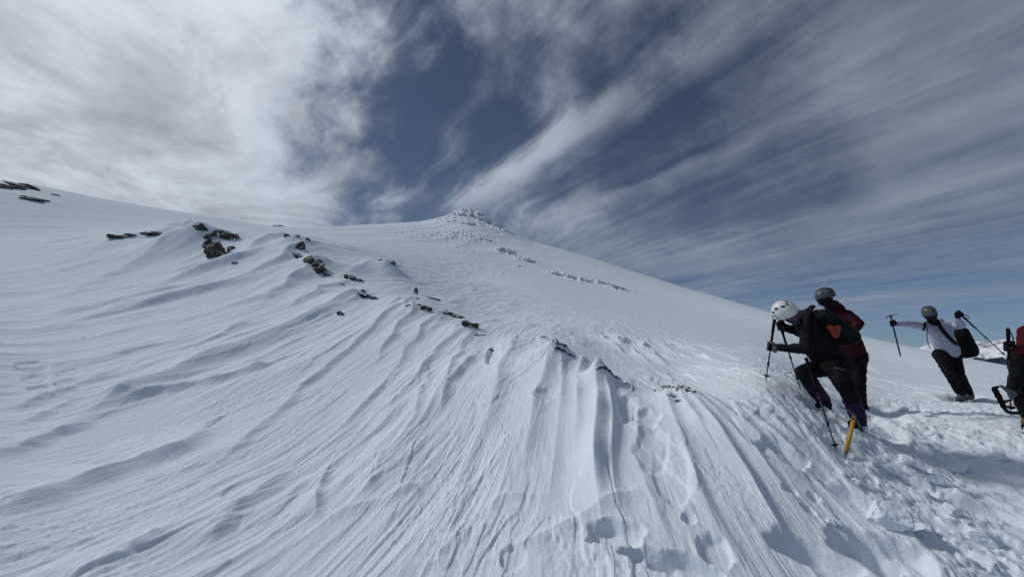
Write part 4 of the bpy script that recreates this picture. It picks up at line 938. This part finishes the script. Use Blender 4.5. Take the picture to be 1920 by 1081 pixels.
bm = bmesh.new(); cap(bm, pt(1915, 672, 4.72), pt(1925, 735, 4.74), .11, .12); cap(bm, pt(1945, 665, 4.8), pt(1945, 720, 4.82), .16, .16); cap(bm, pt(1908, 705, 4.66), pt(1897, 728, 4.6), .07, .045); fuse(bm, "overtrousers", BLACKT, e4, .011, 3, .009, 9)
bm = bmesh.new(); cap(bm, pt(1876, 722, 4.50), pt(1900, 737, 4.5), .012, .03); cap(bm, pt(1888, 728, 4.5), pt(1897, 745, 4.5), .018, .02); fuse(bm, "snow_cuff", GREYC, e4, .007, 3, .003, 20)
pole("upright black trekking pole held by the red-jacketed person at the right edge", pt4, pb4, None)
e = empty("ice_tool", pt(1866, 729, 4.42), "black ice tool with a curved shaft hanging beside the red-jacketed person's knee", "ice tool")
bm = bmesh.new(); P = [pt(1864, 727, 4.42), pt(1870, 738, 4.42), pt(1877, 751, 4.42), pt(1883, 764, 4.42), pt(1892, 772, 4.42), pt(1904, 773, 4.44), pt(1918, 773, 4.48)]
tube(bm, spl(P, 4), .016, 10); finish(bm, "shaft", DARK, e)
bm = bmesh.new(); tube(bm, spl(P[:4], 5), [.021, .023, .027, .026, .022, .024, .028, .027, .022, .024, .027, .026, .022, .024, .024, .020], 10); tube(bm, [pt(1883, 752, 4.42), pt(1895, 749, 4.44)], [.014, .010], 8); tube(bm, [pt(1862, 727, 4.42), pt(1872, 724, 4.42)], [.016, .012], 8); finish(bm, "grip", DARK, e)

# ---- airliner high overhead
a0 = at(1492.5, 185.5, 3900); dr = (at(1497, 184, 3900) - at(1486, 190, 3900)).normalized(); wg = dr.cross(a0.normalized()).normalized(); nn_ = wg.cross(dr)
e = empty("airplane", a0, "tiny white airliner catching the light high in the blue sky", "airplane")
AIR = cloth("white_paint", (0.95, 0.96, 0.97), 0.35, bump=0, spec=0.8)
bm = bmesh.new(); tube(bm, [a0 + dr * t for t in (24, 21, 15, -14, -22, -26)], [.4, 1.6, 2.2, 2.2, 1.2, .4], 12); finish(bm, "fuselage", AIR, e)
for q in (-1, 1):
    bm = bmesh.new(); ringmesh(bm, [(a0 + dr * 3, dr * 4.2, nn_ * .5), (a0 - dr * 7 + wg * q * 24, dr * 1.2, nn_ * .15)], 10); finish(bm, "wing", AIR, e)
    bm = bmesh.new(); ringmesh(bm, [(a0 - dr * 21, dr * 2.2, nn_ * .3), (a0 - dr * 25 + wg * q * 8, dr * .9, nn_ * .1)], 8); finish(bm, "tailplane", AIR, e)
    bm = bmesh.new(); c_ = a0 + dr * 2 + wg * q * 8 - nn_ * 1.6; tube(bm, [c_ + dr * 2.4, c_ + dr * 2, c_ - dr * 2.4], [1.0, 1.25, .8], 10); finish(bm, "engine", AIR, e)
bm = bmesh.new(); ringmesh(bm, [(a0 - dr * 20, dr * 2.6, wg * .3), (a0 - dr * 25 + nn_ * 8, dr * 1.3, wg * .12)], 8); finish(bm, "tail_fin", AIR, e)

TR = D.materials.new("contrail_glint_mat"); TR.use_nodes = True; T_ = NT(TR.node_tree); o_ = T_.n['Material Output']; t_ = T_.new('ShaderNodeBsdfTranslucent'); t_.inputs['Color'].default_value = (0.95, 0.97, 1, 1)
d_ = T_.new('ShaderNodeBsdfDiffuse'); d_.inputs['Color'].default_value = (0.9, 0.92, 0.95, 1); a_ = T_.new('ShaderNodeAddShader'); T_.l.new(t_.outputs[0], a_.inputs[0]); T_.l.new(d_.outputs[0], a_.inputs[1]); T_.l.new(t_.outputs[0], o_.inputs[0])
bm = bmesh.new(); tube(bm, [a0 - dr * t for t in (20, 23, 27, 31, 35)], [1.0, 3.6, 3.4, 2.4, .5], 10); finish(bm, "contrail_glint", TR, e)  # short translucent trail added so the shaded plane shows a bright glint
